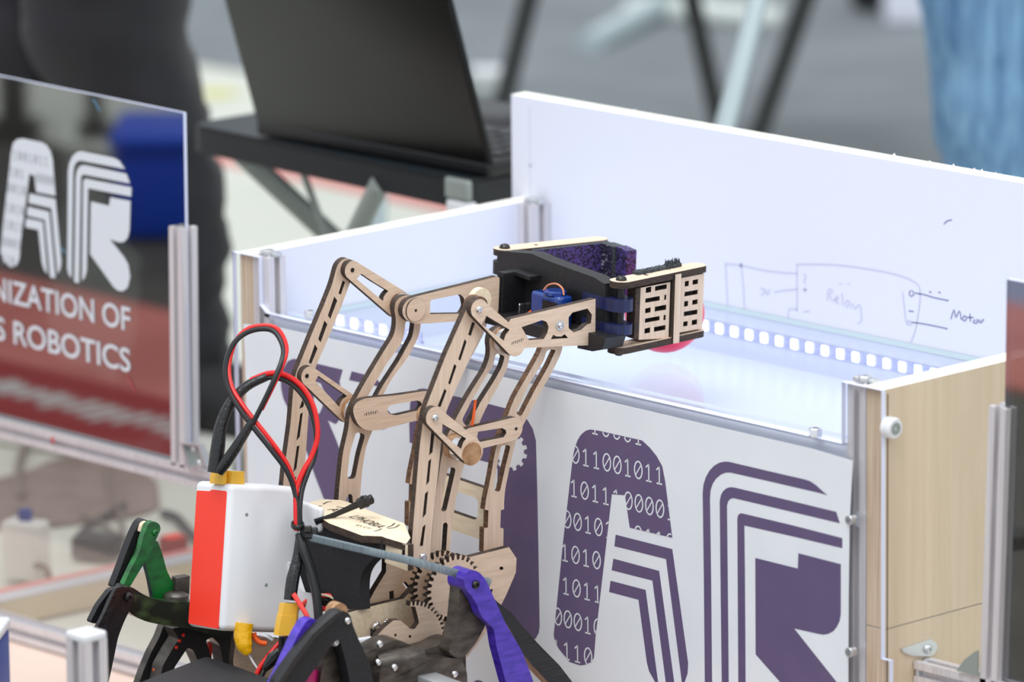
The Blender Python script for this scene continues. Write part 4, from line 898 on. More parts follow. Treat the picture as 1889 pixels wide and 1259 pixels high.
# ------------------------------------------------------------------ the walking robot that carries the arm
rb = thing('walking_robot', V((-.42, -.2, 0)), 'legged walking robot with purple, black and green printed legs carrying the wooden arm', 'robot')
def leg(name, pts, n0, n1, m, holes=(), r=.002, me=None, parent=None, fr=AR):
    o = fr.pxs(pts, n1); o = fillet(o, r, 4) if r else o
    return plate(name, fr, o, [fr.pxs(h, n1) for h in holes], n0, n1, [m, me or m], parent or rb, 1.0)
def pin(p, n, r, parent, m=dsteel, fr=AR): c = fr.px(*p, n); return obj('joint_pin', button(fr.w(*c, n), fr.N, r), m, parent)
# right front: purple shin, gunmetal bracket, black rear plate
pl = leg('leg', [(870, 1052), (884, 1056), (896, 1070), (905, 1090), (916, 1114), (933, 1151), (950, 1180), (964, 1204), (976, 1236), (985, 1262), (1000, 1330), (1010, 1390), (975, 1390), (962, 1330), (934, 1262), (925, 1228), (916, 1194), (911, 1160), (898, 1148), (886, 1136), (880, 1116), (870, 1100), (858, 1086), (855, 1070), (860, 1056)], .116, .126, purpl, r=.004)
pin((877, 1079), .126, .0036, pl)
obj('leg_collar', cyl(AR.w(*AR.px(862, 1072, .112), .098), AR.w(*AR.px(862, 1072, .112), .112), .0095), purpl, pl)
obj('joint_washer', cyl(AR.w(*AR.px(868, 1074, .115), .112), AR.w(*AR.px(868, 1074, .115), .116), .0098), gun, pl)
leg('leg_bracket', [(849, 1083), (857, 1082), (870, 1100), (880, 1118), (884, 1136), (897, 1152), (880, 1184), (860, 1210), (845, 1215), (827, 1205), (834, 1180), (843, 1146)], .100, .113, gun, r=.004)
leg('leg', [(905, 1098), (916, 1110), (944, 1131), (965, 1157), (988, 1183), (1010, 1206), (1032, 1228), (1058, 1262), (1080, 1300), (1100, 1360), (1075, 1360), (1050, 1310), (1026, 1275), (1002, 1250), (985, 1232), (964, 1206), (940, 1160), (920, 1130)], .086, .099, blackg, r=.003, me=woodb)
# centre: black forked joint
j = leg('joint_plate', [(625, 1129), (637, 1128), (647, 1136), (650, 1152), (660, 1177), (669, 1196), (682, 1223), (690, 1262), (700, 1310), (655, 1310), (640, 1230), (626, 1178), (612, 1190), (585, 1228), (562, 1262), (540, 1300), (520, 1300), (512, 1262), (545, 1215), (580, 1172), (604, 1148)], .100, .112, blackm, r=.004)
pin((640, 1146), .112, .0032, j, steel); pin((617, 1184), .108, .0042, j, zinc)
leg('joint_plate', [(616, 1140), (640, 1162), (648, 1200), (655, 1262), (660, 1320), (610, 1320), (590, 1262), (600, 1190)], .088, .098, gun, r=.003)
leg('joint_ridge', [(600, 1150), (624, 1130), (634, 1129), (608, 1153), (584, 1176), (548, 1222), (522, 1262), (505, 1300), (498, 1300), (515, 1258), (545, 1212), (578, 1170)], .112, .118, blackp, r=.002)
obj('joint_washer', cyl(AR.w(*AR.px(628, 1132, .1), .090), AR.w(*AR.px(628, 1132, .1), .099), .008), woodb, rb)
leg('leg', [(565, 1146), (576, 1142), (590, 1146), (585, 1160), (575, 1180), (560, 1205), (540, 1235), (524, 1262), (505, 1310), (480, 1310), (510, 1258), (530, 1215), (548, 1175)], .090, .100, purpl, r=.003)
leg('leg', [(572, 1232), (592, 1240), (580, 1300), (545, 1300), (556, 1262)], .086, .094, magenta, r=.003)
# hub casting with bolts and silver slide
hb = leg('hub', [(668, 1207), (690, 1200), (712, 1186), (737, 1181), (755, 1190), (774, 1201), (800, 1196), (826, 1182), (842, 1180), (858, 1195), (860, 1230), (858, 1300), (668, 1300), (660, 1250)], .080, .100, gun, r=.006)
leg('hub_plate', [(700, 1240), (735, 1226), (760, 1215), (800, 1214), (850, 1216), (862, 1240), (862, 1310), (700, 1310)], .100, .112, gun, r=.005)
obj('hub_barrel', tube([AR.w(*AR.px(700, 1228, .1), .098), AR.w(*AR.px(730, 1218, .1), .106), AR.w(*AR.px(765, 1204, .1), .108)], [.010, .011, .008], 14), gun, rb)
for p in ((697, 1223), (727, 1232), (700, 1189), (838, 1244)): pin(p, .112 if p[0] > 720 else .106, .0032, rb, steel)
SLD = Fr(AR.w(-.36, -.275, .122), *frame_axes(50.5, 3.1)[:1], Fw, Up)
c = AR.px(800, 1248, .12)
sl = obj('slide_block', rbox(Fr(AR.w(c[0], c[1], .12), L, Fw, Up), -.030, .030, -.010, .010, -.02, 0, .002), alub, rb)
obj('slide_bolt', caphead(hit(779, 1236, AR.w(0, c[1] + .0, 0), Up), Up, .0058), steel, sl)
for p in ((662, 1186), (675, 1198)): obj('servo_arm', rbox(Fr(AR.w(*AR.px(*p, .076), .076), Fw, Up, L), -.011, .011, -.0045, .0045, 0, .004, .0018), whitep, rb)
# wooden chassis block and black cover plate
leg('chassis_block', [(436, 1172), (520, 1180), (545, 1190), (560, 1300), (440, 1300), (430, 1220)], -.055, -.049, wood, me=burnt, r=.001)
leg('chassis_block', [(640, 1225), (690, 1236), (810, 1226), (850, 1224), (850, 1330), (600, 1330), (560, 1300), (585, 1240)], .01, .03, wood, me=burnt, r=.001)
zc = P_(380, 1212, -.42)
CVR = Fr(zc, X3, Y3, Z3)
plate('cover_plate', CVR, fillet(CVR.pxs([(380, 1212), (440, 1232), (520, 1262), (560, 1300), (420, 1390), (260, 1330), (240, 1268), (300, 1243)]), .004), (), -.012, 0, [blackm, blackm], rb)
# left legs
n_ = -.150
lg = leg('leg', [(274, 966), (284, 962), (294, 967), (297, 977), (290, 992), (274, 1028), (255, 1058), (237, 1088), (226, 1084), (240, 1054), (257, 1020), (264, 992)], n_, n_ + .006, greenp, r=.004)
pin((286, 983), n_ + .006, .0030, lg, greenp)
leg('leg', [(256, 966), (264, 959), (274, 961), (284, 966), (268, 990), (254, 1024), (238, 1056), (226, 1086), (208, 1086), (222, 1050), (236, 1012), (247, 984)], n_ - .012, n_ - .004, blackp, r=.003)
leg('joint_spacer', [(262, 968), (268, 963), (275, 963), (268, 978), (258, 984)], n_ - .004, n_, woodp, r=.002)
leg('leg', [(290, 996), (300, 1024), (308, 1054), (320, 1077), (335, 1098), (345, 1112), (300, 1118), (284, 1112), (276, 1070), (267, 1036), (272, 1020)], n_ - .006, n_ - .001, greenp, r=.003, me=moss)
leg('leg', [(232, 1082), (244, 1084), (262, 1096), (285, 1107), (312, 1112), (345, 1111), (400, 1120), (450, 1150), (450, 1185), (400, 1175), (344, 1160), (300, 1154), (272, 1148), (256, 1142), (240, 1132), (230, 1118), (226, 1100)], n_ + .006, n_ + .020, moss, r=.004)
obj('joint_knob', lathe(AR.w(*AR.px(330, 1108, n_ + .01), n_ + .006), Up, [(0, .011), (.004, .0105), (.006, .007), (.006, .0001)], 20), gun, rb)
obj('joint_nut', rbox(Fr(AR.w(*AR.px(333, 1080, n_), n_), Fw, Up, L), -.007, .007, -.010, .008, -.004, .004, .001), gun, rb)
l2 = leg('leg', [(224, 1086), (236, 1083), (246, 1092), (248, 1106), (243, 1120), (230, 1145), (218, 1176), (210, 1215), (200, 1262), (180, 1340), (160, 1340), (180, 1240), (172, 1228), (188, 1200), (202, 1172), (196, 1150), (206, 1120)], n_ + .020, n_ + .030, blackp, r=.004)
leg('leg', [(205, 1088), (222, 1084), (216, 1104), (198, 1136), (186, 1152), (166, 1150), (182, 1118)], n_ + .012, n_ + .018, blackp, r=.003)
leg('leg_edge', [(214, 1086), (228, 1083), (236, 1086), (222, 1104), (204, 1134), (192, 1156), (178, 1180), (172, 1172), (188, 1142), (204, 1108)], n_ + .030, n_ + .034, blackg, r=.002)
pin((236, 1102), n_ + .030, .0042, l2, blackp)
for a, b in ([(308, 1154), (300, 1176), (284, 1206), (270, 1240), (256, 1280)], 6.0), ([(322, 1160), (312, 1184), (298, 1214), (286, 1246), (272, 1290)], 6.5):
    lft = [(x - b, y) for x, y in a]; rgt = [(x + b + 2, y) for x, y in a[::-1]]
    leg('leg_rib', lft + rgt, n_ - .02, n_ - .012, blackm, r=.002, me=gun)
fm = leg('body_frame', [(318, 1160), (345, 1156), (430, 1170), (440, 1180), (430, 1222), (424, 1262), (410, 1262), (412, 1225), (405, 1190), (392, 1176), (380, 1182), (386, 1200), (396, 1238), (388, 1262), (376, 1262), (370, 1230), (356, 1200), (346, 1196), (322, 1232), (318, 1268), (292, 1268), (300, 1230), (318, 1198), (330, 1180)], n_ - .008, n_ + .006, blackp, r=.002, me=gun)
leg('frame_insert', [(386, 1184), (392, 1190), (390, 1222), (385, 1226)], n_ - .004, n_ - .001, redm, r=.0005)
for p in ((338, 1172), (331, 1183), (325, 1195)): pin(p, n_ + .006, .0016, fm, redm)
for p in ((297, 1217), (291, 1227), (286, 1237)): obj('orange_bead', sphere(AR.w(*AR.px(*p, n_ - .005), n_ - .005), .0022, 10, 8), orange, rb)
# feet: each leg runs on down to the arena floor, below the picture
def foot(p0, m):
    q = V((p0.x, p0.y, .0)); obj('foot', tube([p0, p0.lerp(q, .5) + X3 * .004, q + Z3 * .002], [.008, .007, .005], 10), m, rb)
    obj('foot_tip', lathe(q, Z3, [(0, .008), (.004, .010), (.010, .006)], 14), cblk, rb)
for p, n, m in (((990, 1375), .121, purpl), ((1080, 1345), .092, blackg), ((678, 1300), .106, blackm), ((530, 1290), .106, blackm), ((492, 1300), .095, purpl), ((172, 1325), n_ + .025, blackp), ((262, 1270), n_ - .016, blackm)):
    foot(AR.w(*AR.px(*p, n), n), m)
obj('body_core', rbox(Fr(AR.w(-.31, -.30, 0), Fw, L, Up), -.07, .07, -.10, .09, -.02, .02, .006), blackm, rb)

# ------------------------------------------------------------------ laptop on the black folding chair
ZS = .428
A_, B_ = hit(350, 228, (0, 0, ZS), Z3), hit(856, 334, (0, 0, ZS), Z3)
ex = (B_ - A_).normalized(); ey = V((-ex.y, ex.x, 0)); wS = (B_ - A_).length
S_ = Fr(A_, ex, ey, Z3)
ch = thing('folding_chair', S_.w(wS / 2, .13, -ZS), 'black folding chair with grey tube legs used as a laptop stand behind the box', 'chair')
so = fillet([(0, 0), (wS, 0), (wS, .26), (0, .26)], .022, 6)
seat = plate('seat', S_, so, (), -.006, 0, [seatm, seatrim], ch)
plate('seat_rim', S_, fillet([(-.002, -.002), (wS + .002, -.002), (wS + .002, .262), (-.002, .262)], .024, 6), (), -.026, -.003, [seatrim, seatrim], ch)
cc = Fr(hit(845, 345, S_.w(0, -.003, 0), ey), ex, Z3, -ey)
obj('corner_cap', rbox(cc, -.017, .017, -.012, .008, -.004, .003, .003), tube_g, seat); obj('corner_pad', rbox(cc, -.016, .016, -.028, -.013, -.010, .002, .003), whitep, seat)
def leg2(p, d, r, m):
    a = hit(*p, (0, 0, ZS - .02), Z3); d = V(d); b = a + d * (-(a.z - .006) / d.z)
    return obj('leg', cyl(a, b, r, seg=14), m, ch)
leg2((438, 276), (.025, .072, -.075), .0105, tube_g); leg2((700, 340), (-.04, .012, -.044), .0098, tube_g)
leg2((552, 300), (.012, .03, -.09), .0035, tube_g)
leg2((905, 330), (-.02, .05, -.09), .0105, tube_g)
LA, LB = hit(474, 221, (0, 0, ZS + .016), Z3), hit(905, 300, (0, 0, ZS + .016), Z3)
lx = (LB - LA).normalized(); ly = V((-lx.y, lx.x, 0)); wl_ = (LB - LA).length
lap = thing('laptop', V((LA.x, LA.y, ZS)) + lx * wl_ / 2 + ly * .1, 'open black laptop seen from behind on the black chair', 'laptop')
LBf = Fr(V((LA.x, LA.y, ZS + .002)), lx, ly, Z3)
bs = obj('base', rbox(LBf, 0, wl_, -.002, .225, 0, .014, .004), lapd, lap)
me_k = None
for r in range(5):
    for c in range(13):
        q = LBf.w(.022 + c * (wl_ - .044) / 12.5, .025 + r * .0185, .0142)
        if me_k is None:
            o = obj('key', rbox(Fr(q, lx, ly, Z3), 0, (wl_ - .044) / 14.2, 0, .0155, 0, .0016, .0008, 2), lapk, bs)
            me_k = o.data
            for v in me_k.vertices: v.co -= q - V(lap.location)
        else:
            o = bpy.data.objects.new('key', me_k); COL.objects.link(o); o.parent = bs
        o.location = q - V(lap.location)
obj('touchpad', rbox(LBf, wl_ * .36, wl_ * .64, .130, .205, .0135, .0146, .0005, 2), lapk, bs)
th = radians(17.5); ul = Z3 * cos(th) - ly * sin(th)
LD = Fr(LA, lx, ul, -(lx.cross(ul)) if (lx.cross(ul)).dot(CD) > 0 else lx.cross(ul))
lid = obj('lid', rbox(LD, 0, wl_, -.012, .235, -.006, .002, .0035), lapt, lap)
plate('screen', LD, [(.008, .02), (wl_ - .008, .02), (wl_ - .008, .228), (.008, .228)], (), -.0066, -.0058, [lapd, lapd], lid)
for u in (.012, wl_ - .030): obj('hinge', rbox(LD, u, u + .022, -.006, .055, -.010, -.0055, .0025), seatm, lap)

# ------------------------------------------------------------------ people
def loft(rings, name, m, parent, fold=0, seg=26, fs=(6, 6, 24)):
    P = catmull([V(r[0]) for r in rings], 6); M = len(P); vs, fs_ = [], []
    for i, p in enumerate(P):
        t = i / (M - 1) * (len(rings) - 1); a = rings[int(t)][1]; b = rings[min(int(t) + 1, len(rings) - 1)][1]; r = a + (b - a) * (t - int(t))
        for k in range(seg):
            g = 2 * pi * k / seg; q = V((cos(g), sin(g), 0))
            w = p + q * r
            dsp = fold * (noise.noise(V((w.x * fs[0], w.y * fs[1], w.z * fs[2]))) + .5 * noise.noise(V((w.x * 21, w.y * 21, w.z * 48))))
            vs.append(w + q * dsp)
    for i in range(M - 1):
        for k in range(seg):
            k2 = (k + 1) % seg; fs_.append((i * seg + k, (i + 1) * seg + k, (i + 1) * seg + k2, i * seg + k2))
    fs_.append(tuple(range(seg))); fs_.append(tuple(range((M - 1) * seg, M * seg))[::-1])
    return obj(name, (vs, fs_), m, parent, 1.2)
def person(label, feet, knees, hip, face, mtrou, rads, fold, mshirt, group=None):
    """body: one skinned figure; trousers, shirt, shoes and hair are its children"""
    hip = V(hip); face = V(face).normalized(); side = face.cross(Z3)
    root = thing('person', V((hip.x, hip.y, 0)), label, 'person', group)
    neck = hip + Z3 * .50 + face * .03; head = neck + Z3 * .17 + face * .03
    pts, rr, ed = [hip], [.13], []
    def chain(start, seq):
        i = start
        for p, r in seq: pts.append(V(p)); rr.append(r); ed.append((i, len(pts) - 1)); i = len(pts) - 1
        return i
    ch_ = chain(0, [(hip + Z3 * .22, .125), (hip + Z3 * .42, .13)])
    chain(ch_, [(neck, .055), (neck + Z3 * .07 + face * .01, .052), (head, .085), (head + Z3 * .08, .07)])
    for s, f, k, rg in ((-1, feet[0], knees[0], rads[0]), (1, feet[1], knees[1], rads[1])):
        chain(0, [(hip + side * .09 * s - Z3 * .06, .085), (k, .052), (rg[-4][0], .034), (rg[-1][0] + Z3 * .03, .030), (V(f) + Z3 * .05, .03), (V(f) + Z3 * .04 + face * .02, .036), (V(f) + Z3 * .035 + face * .15, .03)])
        sh_ = chain(ch_, [(hip + Z3 * .44 + side * .17 * s, .06), (hip + Z3 * .20 + side * .24 * s + face * .06, .043), (hip + Z3 * .10 + side * .17 * s + face * .28, .03)])
        hd = pts[sh_] + face * .05 - side * .01 * s
        w = chain(sh_, [(hd, .028)])
        for q in range(4): chain(w, [(hd + face * (.045) + side * (.012 * q - .018), .009), (hd + face * .085 + side * (.015 * q - .022) - Z3 * .012, .008)])
        chain(w, [(hd - side * .035 * s + face * .015, .010), (hd - side * .045 * s + face * .05, .009)])
    base = V(root.location)
    me = bpy.data.meshes.new('body'); me.from_pydata([tuple(p - base) for p in pts], ed, []); o = bpy.data.objects.new('body', me); link(o, root)
    md = o.modifiers.new('skin', 'SKIN')
    for i, v in enumerate(me.skin_vertices[0].data): v.radius = (rr[i], rr[i]); v.use_root = i == 0
    o.modifiers.new('sub', 'SUBSURF').levels = 1
    dg = bpy.context.evaluated_depsgraph_get(); nm = bpy.data.meshes.new_from_object(o.evaluated_get(dg)); o.modifiers.clear(); o.data = nm; nm.name = 'body'
    nm.materials.clear(); nm.materials.append(skin); nm.shade_smooth()
    for f, k, rads_ in zip(feet, knees, rads):
        loft([(p, r) for p, r in rads_] , 'trousers_leg', mtrou, root, fold)
        q = V(f); shp = [(q - face * .07 + Z3 * .045, .036), (q + Z3 * .055, .044), (q + face * .08 + Z3 * .045, .043), (q + face * .15 + Z3 * .035, .036), (q + face * .19 + Z3 * .028, .022)]
        s_ = obj('shoe', tube([p for p, r in shp], [r for p, r in shp], 14, 5, .85, Z3), shoem, root)
        obj('sole', slab(Fr(q, side, face, Z3), capsule((0, -.065), (0, .165), .040, .042), (), .002, .020), solem, s_)
    loft([(hip - Z3 * .14, .15), (hip - Z3 * .03, .165), (hip + Z3 * .07, .155)], 'trousers_top', mtrou, root, fold)
    loft([(hip + Z3 * .03, .168), (hip + Z3 * .2, .155), (hip + Z3 * .36, .17), (hip + Z3 * .45, .13), (neck + Z3 * .01, .065)], 'shirt', mshirt, root, .012)
    obj('hair', sphere(head + Z3 * .05 - face * .02, .098, 20, 12), hairm, root)
    for s in (-1, 1):
        obj('eye', sphere(head + face * .083 + side * .032 * s + Z3 * .015, .011, 12, 8), whitep, root); obj('ear', sphere(head + side * .088 * s, .022, 10, 8), skin, root)
    obj('nose', tube([head + face * .085 + Z3 * .012, head + face * .108 - Z3 * .02], [.008, .014], 10), skin, root)
    obj('mouth', tube([head + face * .086 - side * .022 - Z3 * .05, head + face * .092 - Z3 * .052, head + face * .086 + side * .022 - Z3 * .05], .005, 8), pinkred, root)
    return root
def up_at(x, y, foot):                                    # point above/near a foot: on the camera-facing upright plane through it
    n = V((CD.x, CD.y, 0)).normalized(); return hit(x, y, foot, n)
f1 = hit(348, 815, (0, 0, 0), Z3); f0 = hit(10, 800, (0, 0, 0), Z3)
r1 = [(up_at(150, -420, f1), .100), (up_at(165, -150, f1), .098), (up_at(180, 0, f1), .092), (up_at(226, 130, f1), .082), (up_at(262, 240, f1), .072), (up_at(296, 340, f1), .063), (up_at(326, 430, f1), .052), (up_at(336, 520, f1), .048), (up_at(336, 600, f1), .050), (up_at(336, 700, f1), .054), (up_at(337, 740, f1), .054)]
r0_ = [(up_at(60, -420, f0), .080), (up_at(45, -150, f0), .078), (up_at(30, 0, f0), .075), (up_at(12, 200, f0), .068), (up_at(0, 400, f0), .058), (up_at(0, 600, f0), .05), (up_at(4, 700, f0), .045)]
k1, k0 = r1[1][0], r0_[1][0]; hp = (k1 + k0) / 2; hp = V((hp.x, hp.y, .92))
fz = (CR * .8 - V((CD.x, CD.y, 0)) * .6); fz.z = 0
r1 = [(hp + (k1 - hp) * .12 + V((0, 0, -.03)), .105), ((k1 + hp) / 2, .092)] + r1; r0_ = [(hp + (k0 - hp) * .12 + V((0, 0, -.03)), .105), ((k0 + hp) / 2, .092)] + r0_
person('person in creased dark trousers standing beyond the left fence, body above the frame', [f0, f1], [k0, k1], hp, fz, trous, [r0_, r1], .015, shirt)
f2 = hit(1850, 760, (0, 0, 0), Z3); f3 = f2 + CR * .22; f3.z = 0
j = [(up_at(1824, -420, f2), .082), (up_at(1822, -120, f2), .075), (up_at(1822, 0, f2), .0690), (up_at(1828, 150, f2), .0635), (up_at(1832, 270, f2), .0595), (up_at(1838, 350, f2), .051), (up_at(1845, 520, f2), .054), (up_at(1848, 690, f2), .054)]
j3 = [(p + CR * .22 - V((0, 0, CR.z * .22)), r) for p, r in j]
k2, k3 = j[1][0], j3[1][0]; hp2 = (k2 + k3) / 2; hp2 = V((hp2.x, hp2.y, .92))
j = [(hp2 + (k2 - hp2) * .15, .10), ((k2 + hp2) / 2, .09)] + j; j3 = [(hp2 + (k3 - hp2) * .15, .10), ((k3 + hp2) / 2, .09)] + j3
person('person in faded blue jeans standing behind the right end of the box', [f2, f3], [k2, k3], hp2, V((-CD.x, -CD.y, 0)), denim, [j, j3], .007, shirt)

# ------------------------------------------------------------------ blurred furniture in the distance
def ray_leg(nm, p, q, D, r, m, parent):
    a, b = at(*p, D), at(*q, D); d = b - a
    e = b + d * (-(b.z - .004) / d.z) if d.z < -1e-3 else b
    return obj(nm, cyl(a - d * .9, e, r, seg=14), m, parent)
t = thing('chair', at(1370, 120, 6.6) * 1.0, 'empty chair with a pale metal leg standing beyond the box', 'chair')
t.location.z = 0
ray_leg('leg', (1398, 0), (1338, 230), 6.6, .0105, tube_l, t)
a = at(1398, 0, 6.6); sz = a.z + .13
ray_leg('leg', (1806, -60), (1796, 200), 7.7, .0105, tube_l, t); ray_leg('leg', (705, -60), (700, 200), 7.0, .0105, tube_l, t)
q = at(1398, 0, 6.6); plate('seat', Fr(V((q.x - .24, q.y - .05, sz + .16)), X3, Y3, Z3), fillet([(-.2, -.2), (.2, -.2), (.2, .2), (-.2, .2)], .03), (), -.02, .01, [seatm, seatrim], t)
plate('backrest', Fr(V((q.x - .24, q.y + .13, sz + .35)), X3, Z3, -Y3), fillet([(-.2, -.2), (.2, -.2), (.2, .22), (-.2, .22)], .04), (), -.012, .01, [seatm, seatrim], t)
t = thing('folding_table', at(1200, 100, 8.0) * 1.0, 'table with thin dark splayed legs standing on the grey carpet', 'table'); t.location.z = 0
ray_leg('leg', (985, -40), (935, 160), 8.0, .0125, tube_d, t); ray_leg('leg', (1268, -40), (1318, 190), 8.2, .0125, tube_d, t); ray_leg('leg', (1492, -20), (1398, 250), 8.0, .0125, tube_d, t)
a, b = at(985, -260, 8.0), at(1480, -260, 8.1); c_ = (a + b) / 2
plate('table_top', Fr(V((c_.x, c_.y, max(a.z, b.z) + .06)), (b - a).normalized(), Z3.cross((b - a).normalized()), Z3), fillet([(-.30, -.25), (.30, -.25), (.30, .25), (-.30, .25)], .02), (), -.02, .012, [tube_d, tube_d], t)
def floor_pt(x, y): return hit(x, y, (0, 0, 0), Z3)
t = thing('stand_base', floor_pt(1235, 22), 'pale round stand base resting on the grey carpet', 'stand'); p = floor_pt(1235, 22) + Z3 * .002
obj('base_plate', lathe(p, Z3, [(0, .068), (.012, .064), (.02, .02), (.02, .001)], 26), pale, t)
a, b = floor_pt(1090, 95) + Z3 * .012, floor_pt(1215, 36) + Z3 * .02; obj('foot_bar', tube([a, b], .017, 12, 1), tube_l, t)
a, b = floor_pt(1250, 44) + Z3 * .02, floor_pt(1440, 50) + Z3 * .012; obj('foot_bar', tube([a, b], .017, 12, 1), pale, t)
obj('column', cyl(p + Z3 * .01, p + Z3 * .6, .012), tube_g, t)
p = floor_pt(1680, 48); t = thing('box', p, 'small white box on the dark carpet left of the jeans', 'box'); f = Fr(p, CR, V((CD.x, CD.y, 0)).normalized(), Z3)
obj('carton', rbox(f, -.036, .036, 0, .08, 0.003, .10, .004), white, t); plate('carton_flap', f, [(-.036, .002), (.036, .002), (.036, .04), (-.036, .04)], (), .099, .1025, [whitep, whitep], t)
p = floor_pt(1610, 26); t = thing('bag', p, 'black bag on the dark carpet beside the small white box', 'bag'); f = Fr(p, CR, V((CD.x, CD.y, 0)).normalized(), Z3)
obj('bag_body', rbox(f, -.03, .028, 0, .08, .003, .09, .014), blackm, t); obj('bag_handle', tube([f.w(-.015, .02, .085), f.w(-.01, .02, .12), f.w(.01, .02, .12), f.w(.015, .02, .085)], .004), blackm, t)
p = floor_pt(928, 178); t = thing('box', p, 'cream box on the floor just left of the back panel corner', 'box'); f = Fr(p, CR, V((CD.x, CD.y, 0)).normalized(), Z3)
obj('carton', rbox(f, -.04, .016, 0, .05, .003, .03, .004), pale, t); plate('carton_lid', f, [(-.041, -.001), (.017, -.001), (.017, .051), (-.041, .051)], (), .028, .032, [whitep, whitep], t)

# ------------------------------------------------------------------ things behind the clear lower panel
p = hit(50, 1072, (0, 0, 0), Z3)
t = thing('power_adapter', p, 'white boxy power adapter standing behind the clear lower fence panel', 'adapter')
f = Fr(p, V((cos(radians(20)), sin(radians(20)), 0)), V((-sin(radians(20)), cos(radians(20)), 0)), Z3)
obj('adapter_body', rbox(f, -.021, .021, -.013, .013, .002, .060, .005), adapt, t)
obj('blue_plug', rbox(f, -.006, .006, -.005, .005, .059, .071, .002), blue, t)
obj('adapter_cord', tube([f.w(.015, -.01, .02), f.w(.030, -.014, .018), f.w(.033, -.02, .004), f.w(.024, -.06, .004), f.w(.018, -.10, .004)], .0035), cabg, t)
gp = lambda x, y, z=.004: (lambda q: V((q.x, q.y, z)))(hit(x, y, (0, 0, 0), Z3))
t = thing('power_brick', gp(180, 1030, 0), 'dark power brick lying on the pale floor behind the fence', 'adapter')
f = Fr(gp(180, 1030, .001), V((.9, .43, 0)).normalized(), V((-.43, .9, 0)).normalized(), Z3)
obj('brick_body', rbox(f, -.022, .022, -.016, .016, 0, .022, .004), adblk, t)
obj('brick_cord', tube([f.w(-.02, 0, .012), gp(138, 1015), gp(150, 990), gp(190, 962), gp(230, 940)], .0032), adblk, t)
tag(obj('power_lead', tube([gp(x, y) for x, y in ((228, 1004), (222, 960), (205, 915), (198, 880))], .0028), cabg), 'thin brown lead rising past the dark power brick behind the fence', 'cable')
tag(obj('power_lead', tube([gp(x, y) for x, y in ((150, 955), (185, 972), (225, 1000), (262, 1012))], .0026), cabg), 'thin lead curving across the pale floor behind the fence', 'cable')
tag(obj('power_lead', tube([gp(x, y) for x, y in ((300, 955), (325, 962), (345, 985), (370, 1010))], .0045), adblk), 'thick dark cable curving behind the battery case and the fence', 'cable')
tag(obj('power_lead', tube([gp(x, y) for x, y in ((48, 830), (36, 860), (34, 890), (40, 925))], .0042), cabg), 'grey cable running down to the white power adapter', 'cable')
ba_, bb_ = hit(-60, 1172, (0, 0, 0), Z3), hit(352, 1082, (0, 0, 0), Z3)
ex2 = (bb_ - ba_).normalized(); n2 = V((ex2.y, -ex2.x, 0)); n2 = n2 if n2.dot(CD) < 0 else -n2
t = thing('cable_ramp', (ba_ + bb_) / 2, 'low grey and tan board on the floor behind the clear lower panel', 'board')
f = Fr(ba_, ex2, -n2, Z3)
Lb = (bb_ - ba_).length + .15
obj('board', box(f, 0, Lb, 0, .034, .0, .024), tan, t); plate('board_top', f, [(0, 0), (Lb, 0), (Lb, .034), (0, .034)], (), .024, .0255, [greyb, greyb], t); plate('edge_tape', f, [(0, .024), (Lb, .024), (Lb, .035), (0, .035)], (), .0255, .0262, [tape_r, tape_r], t)
p = gp(332, 1042, .0); t = thing('marker_block', p, 'small red block on the floor behind the battery case', 'block'); f = Fr(p, ex2, -n2, Z3)
obj('block_body', rbox(f, -.012, .012, .0, .02, .001, .026, .003), matd, t); plate('block_top', f, [(-.009, .003), (.009, .003), (.009, .017), (-.009, .017)], (), .0255, .027, [redm, redm], t)

# ------------------------------------------------------------------ near left corner
q = at(159, 1164, 5.0)
t = thing('aluminium_post', V((q.x, q.y, 0)), 'short aluminium post with a white cap in the near left corner', 'post')
obj('profile', extrusion(V((q.x, q.y, .001)), V((q.x, q.y, q.z - .006)), .0225), alu, t)
obj('end_cap', rbox(Fr(V((q.x, q.y, q.z - .007)), X3, Y3, Z3), -.0115, .0115, -.0115, .0115, 0, .007, .002), whitep, t)
q = at(18, 1140, 5.62)
t = thing('storage_bin', V((q.x - .1, q.y, 0)), 'blue bin with a white lid cut by the left edge of the frame', 'bin')
f = Fr(V((q.x, q.y, 0)), V((cos(radians(40)), sin(radians(40)), 0)), V((-sin(radians(40)), cos(radians(40)), 0)), Z3)
obj('bin_body', rbox(f, -.12, 0, -.10, 0, .002, q.z - .006, .006), blue, t); obj('bin_lid', rbox(f, -.122, .001, -.101, .001, q.z - .008, q.z + .001, .003), whitep, t)

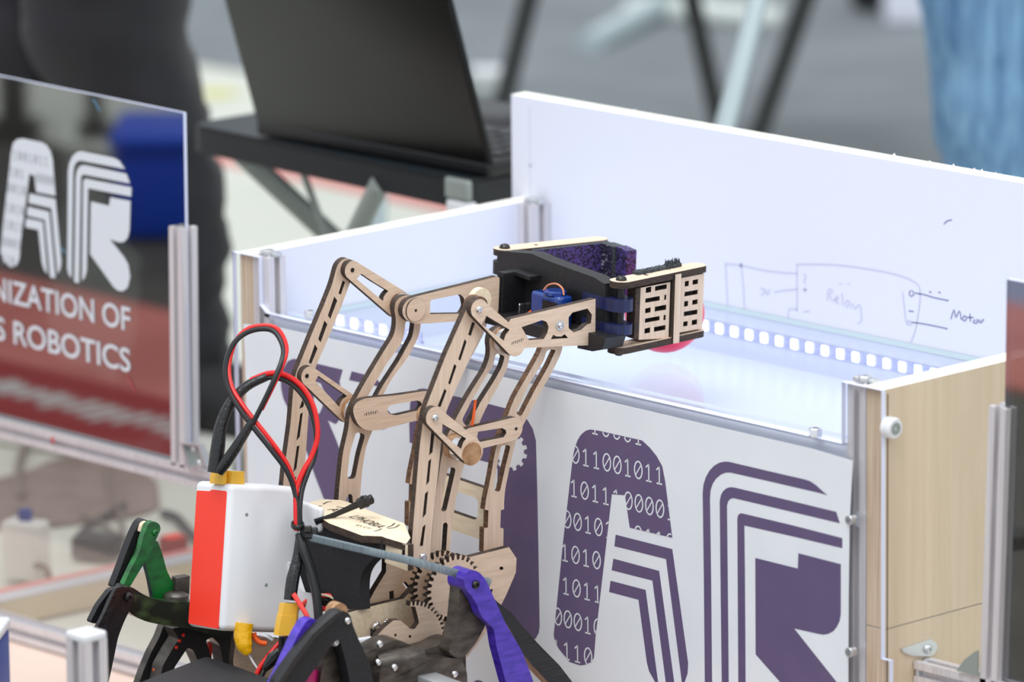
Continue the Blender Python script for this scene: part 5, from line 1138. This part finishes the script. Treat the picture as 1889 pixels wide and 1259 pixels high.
# ------------------------------------------------------------------ out of frame: what the mirror-like fence panel reflects
t = thing('floor_mat', V((-2.3, -.72, 0)), 'red mat with blurred white printing on the floor in front of the fence', 'mat')
m0 = obj('mat_sheet', rect(-3.6, -.98, -1.15, -.69, .0012, .006), matr, t, 0); obj('mat_border', rect(-3.6, -.69, -1.15, -.48, .0012, .006), matd, t, 0)
for i in range(44):
    x = -2.36 + i * .028 + .004 * random.random(); w = .014 + .010 * random.random(); y0 = -.632 + .016 * random.random(); h_ = .040 + .02 * random.random()
    plate('mat_print', FT(.006), fillet([(x, y0), (x + w, y0), (x + w * .9, y0 + h_), (x + .003, y0 + h_)], .004), (), 0, .0004, [pale, pale], m0, 0)
e_, s_ = V((.707, -.707, 0)), V((-.707, -.707, 0))
t = thing('crate', V((-2.4, -1.3, 0)), 'blue plastic crate on the dark floor facing the fence panel', 'crate')
f = Fr(V((-2.468, -1.20, 0)), e_, -s_, Z3)
obj('crate_body', rbox(f, 0, .34, -.16, 0, .003, .125, .012), bluec, t); obj('crate_rim', rbox(f, -.006, .346, -.166, .006, .112, .132, .006), bluec, t)
for (x, y), w, lb in (((-3.10, -1.56), .035, 'thicker dark upright added out of view for the fence panel to reflect'), ((-3.02, -1.63), .022, 'thinner dark upright added out of view for the fence panel to reflect')):
    t = thing('reflected_upright', V((x, y, 0)), lb, 'post', 'added dark uprights facing the fence')  # unseen uprights, added to give dark bands in the panel's mirror image
    f = Fr(V((x, y, 0)), e_, -s_, Z3)
    obj('post_shaft', rbox(f, -w / 2, w / 2, -w / 2, w / 2, .01, 1.1, .004), halld, t); obj('post_foot', rbox(f, -w, w, -w, w, .001, .02, .004), halld, t)
t = thing('floor_mat', V((-1.6, -1.7, 0)), 'reddish and blue-grey mats added out of view for the right fence panel to reflect', 'mat')
obj('mat_sheet', rect(-1.95, -1.68, -1.0, -1.36, .0012, .005), matr, t, 0); obj('mat_border', rect(-2.2, -2.3, -.8, -1.68, .0012, .005), matb, t, 0)  # unseen mats, added so their colours show in the right panel
cl = [gp(*q_, .0) for q_ in ((160, 838), (240, 862), (290, 885), (296, 940), (240, 956), (150, 966), (70, 976), (-30, 980), (-30, 890), (60, 868), (90, 850))]
t = tag(obj('cloth', slab(FT(0), fillet([(p.x, p.y) for p in cl], .03), (), -.001, .0008), [clothm, clothm]), 'brown cloth lying flat on the pale floor behind the clear lower panel', 'cloth')
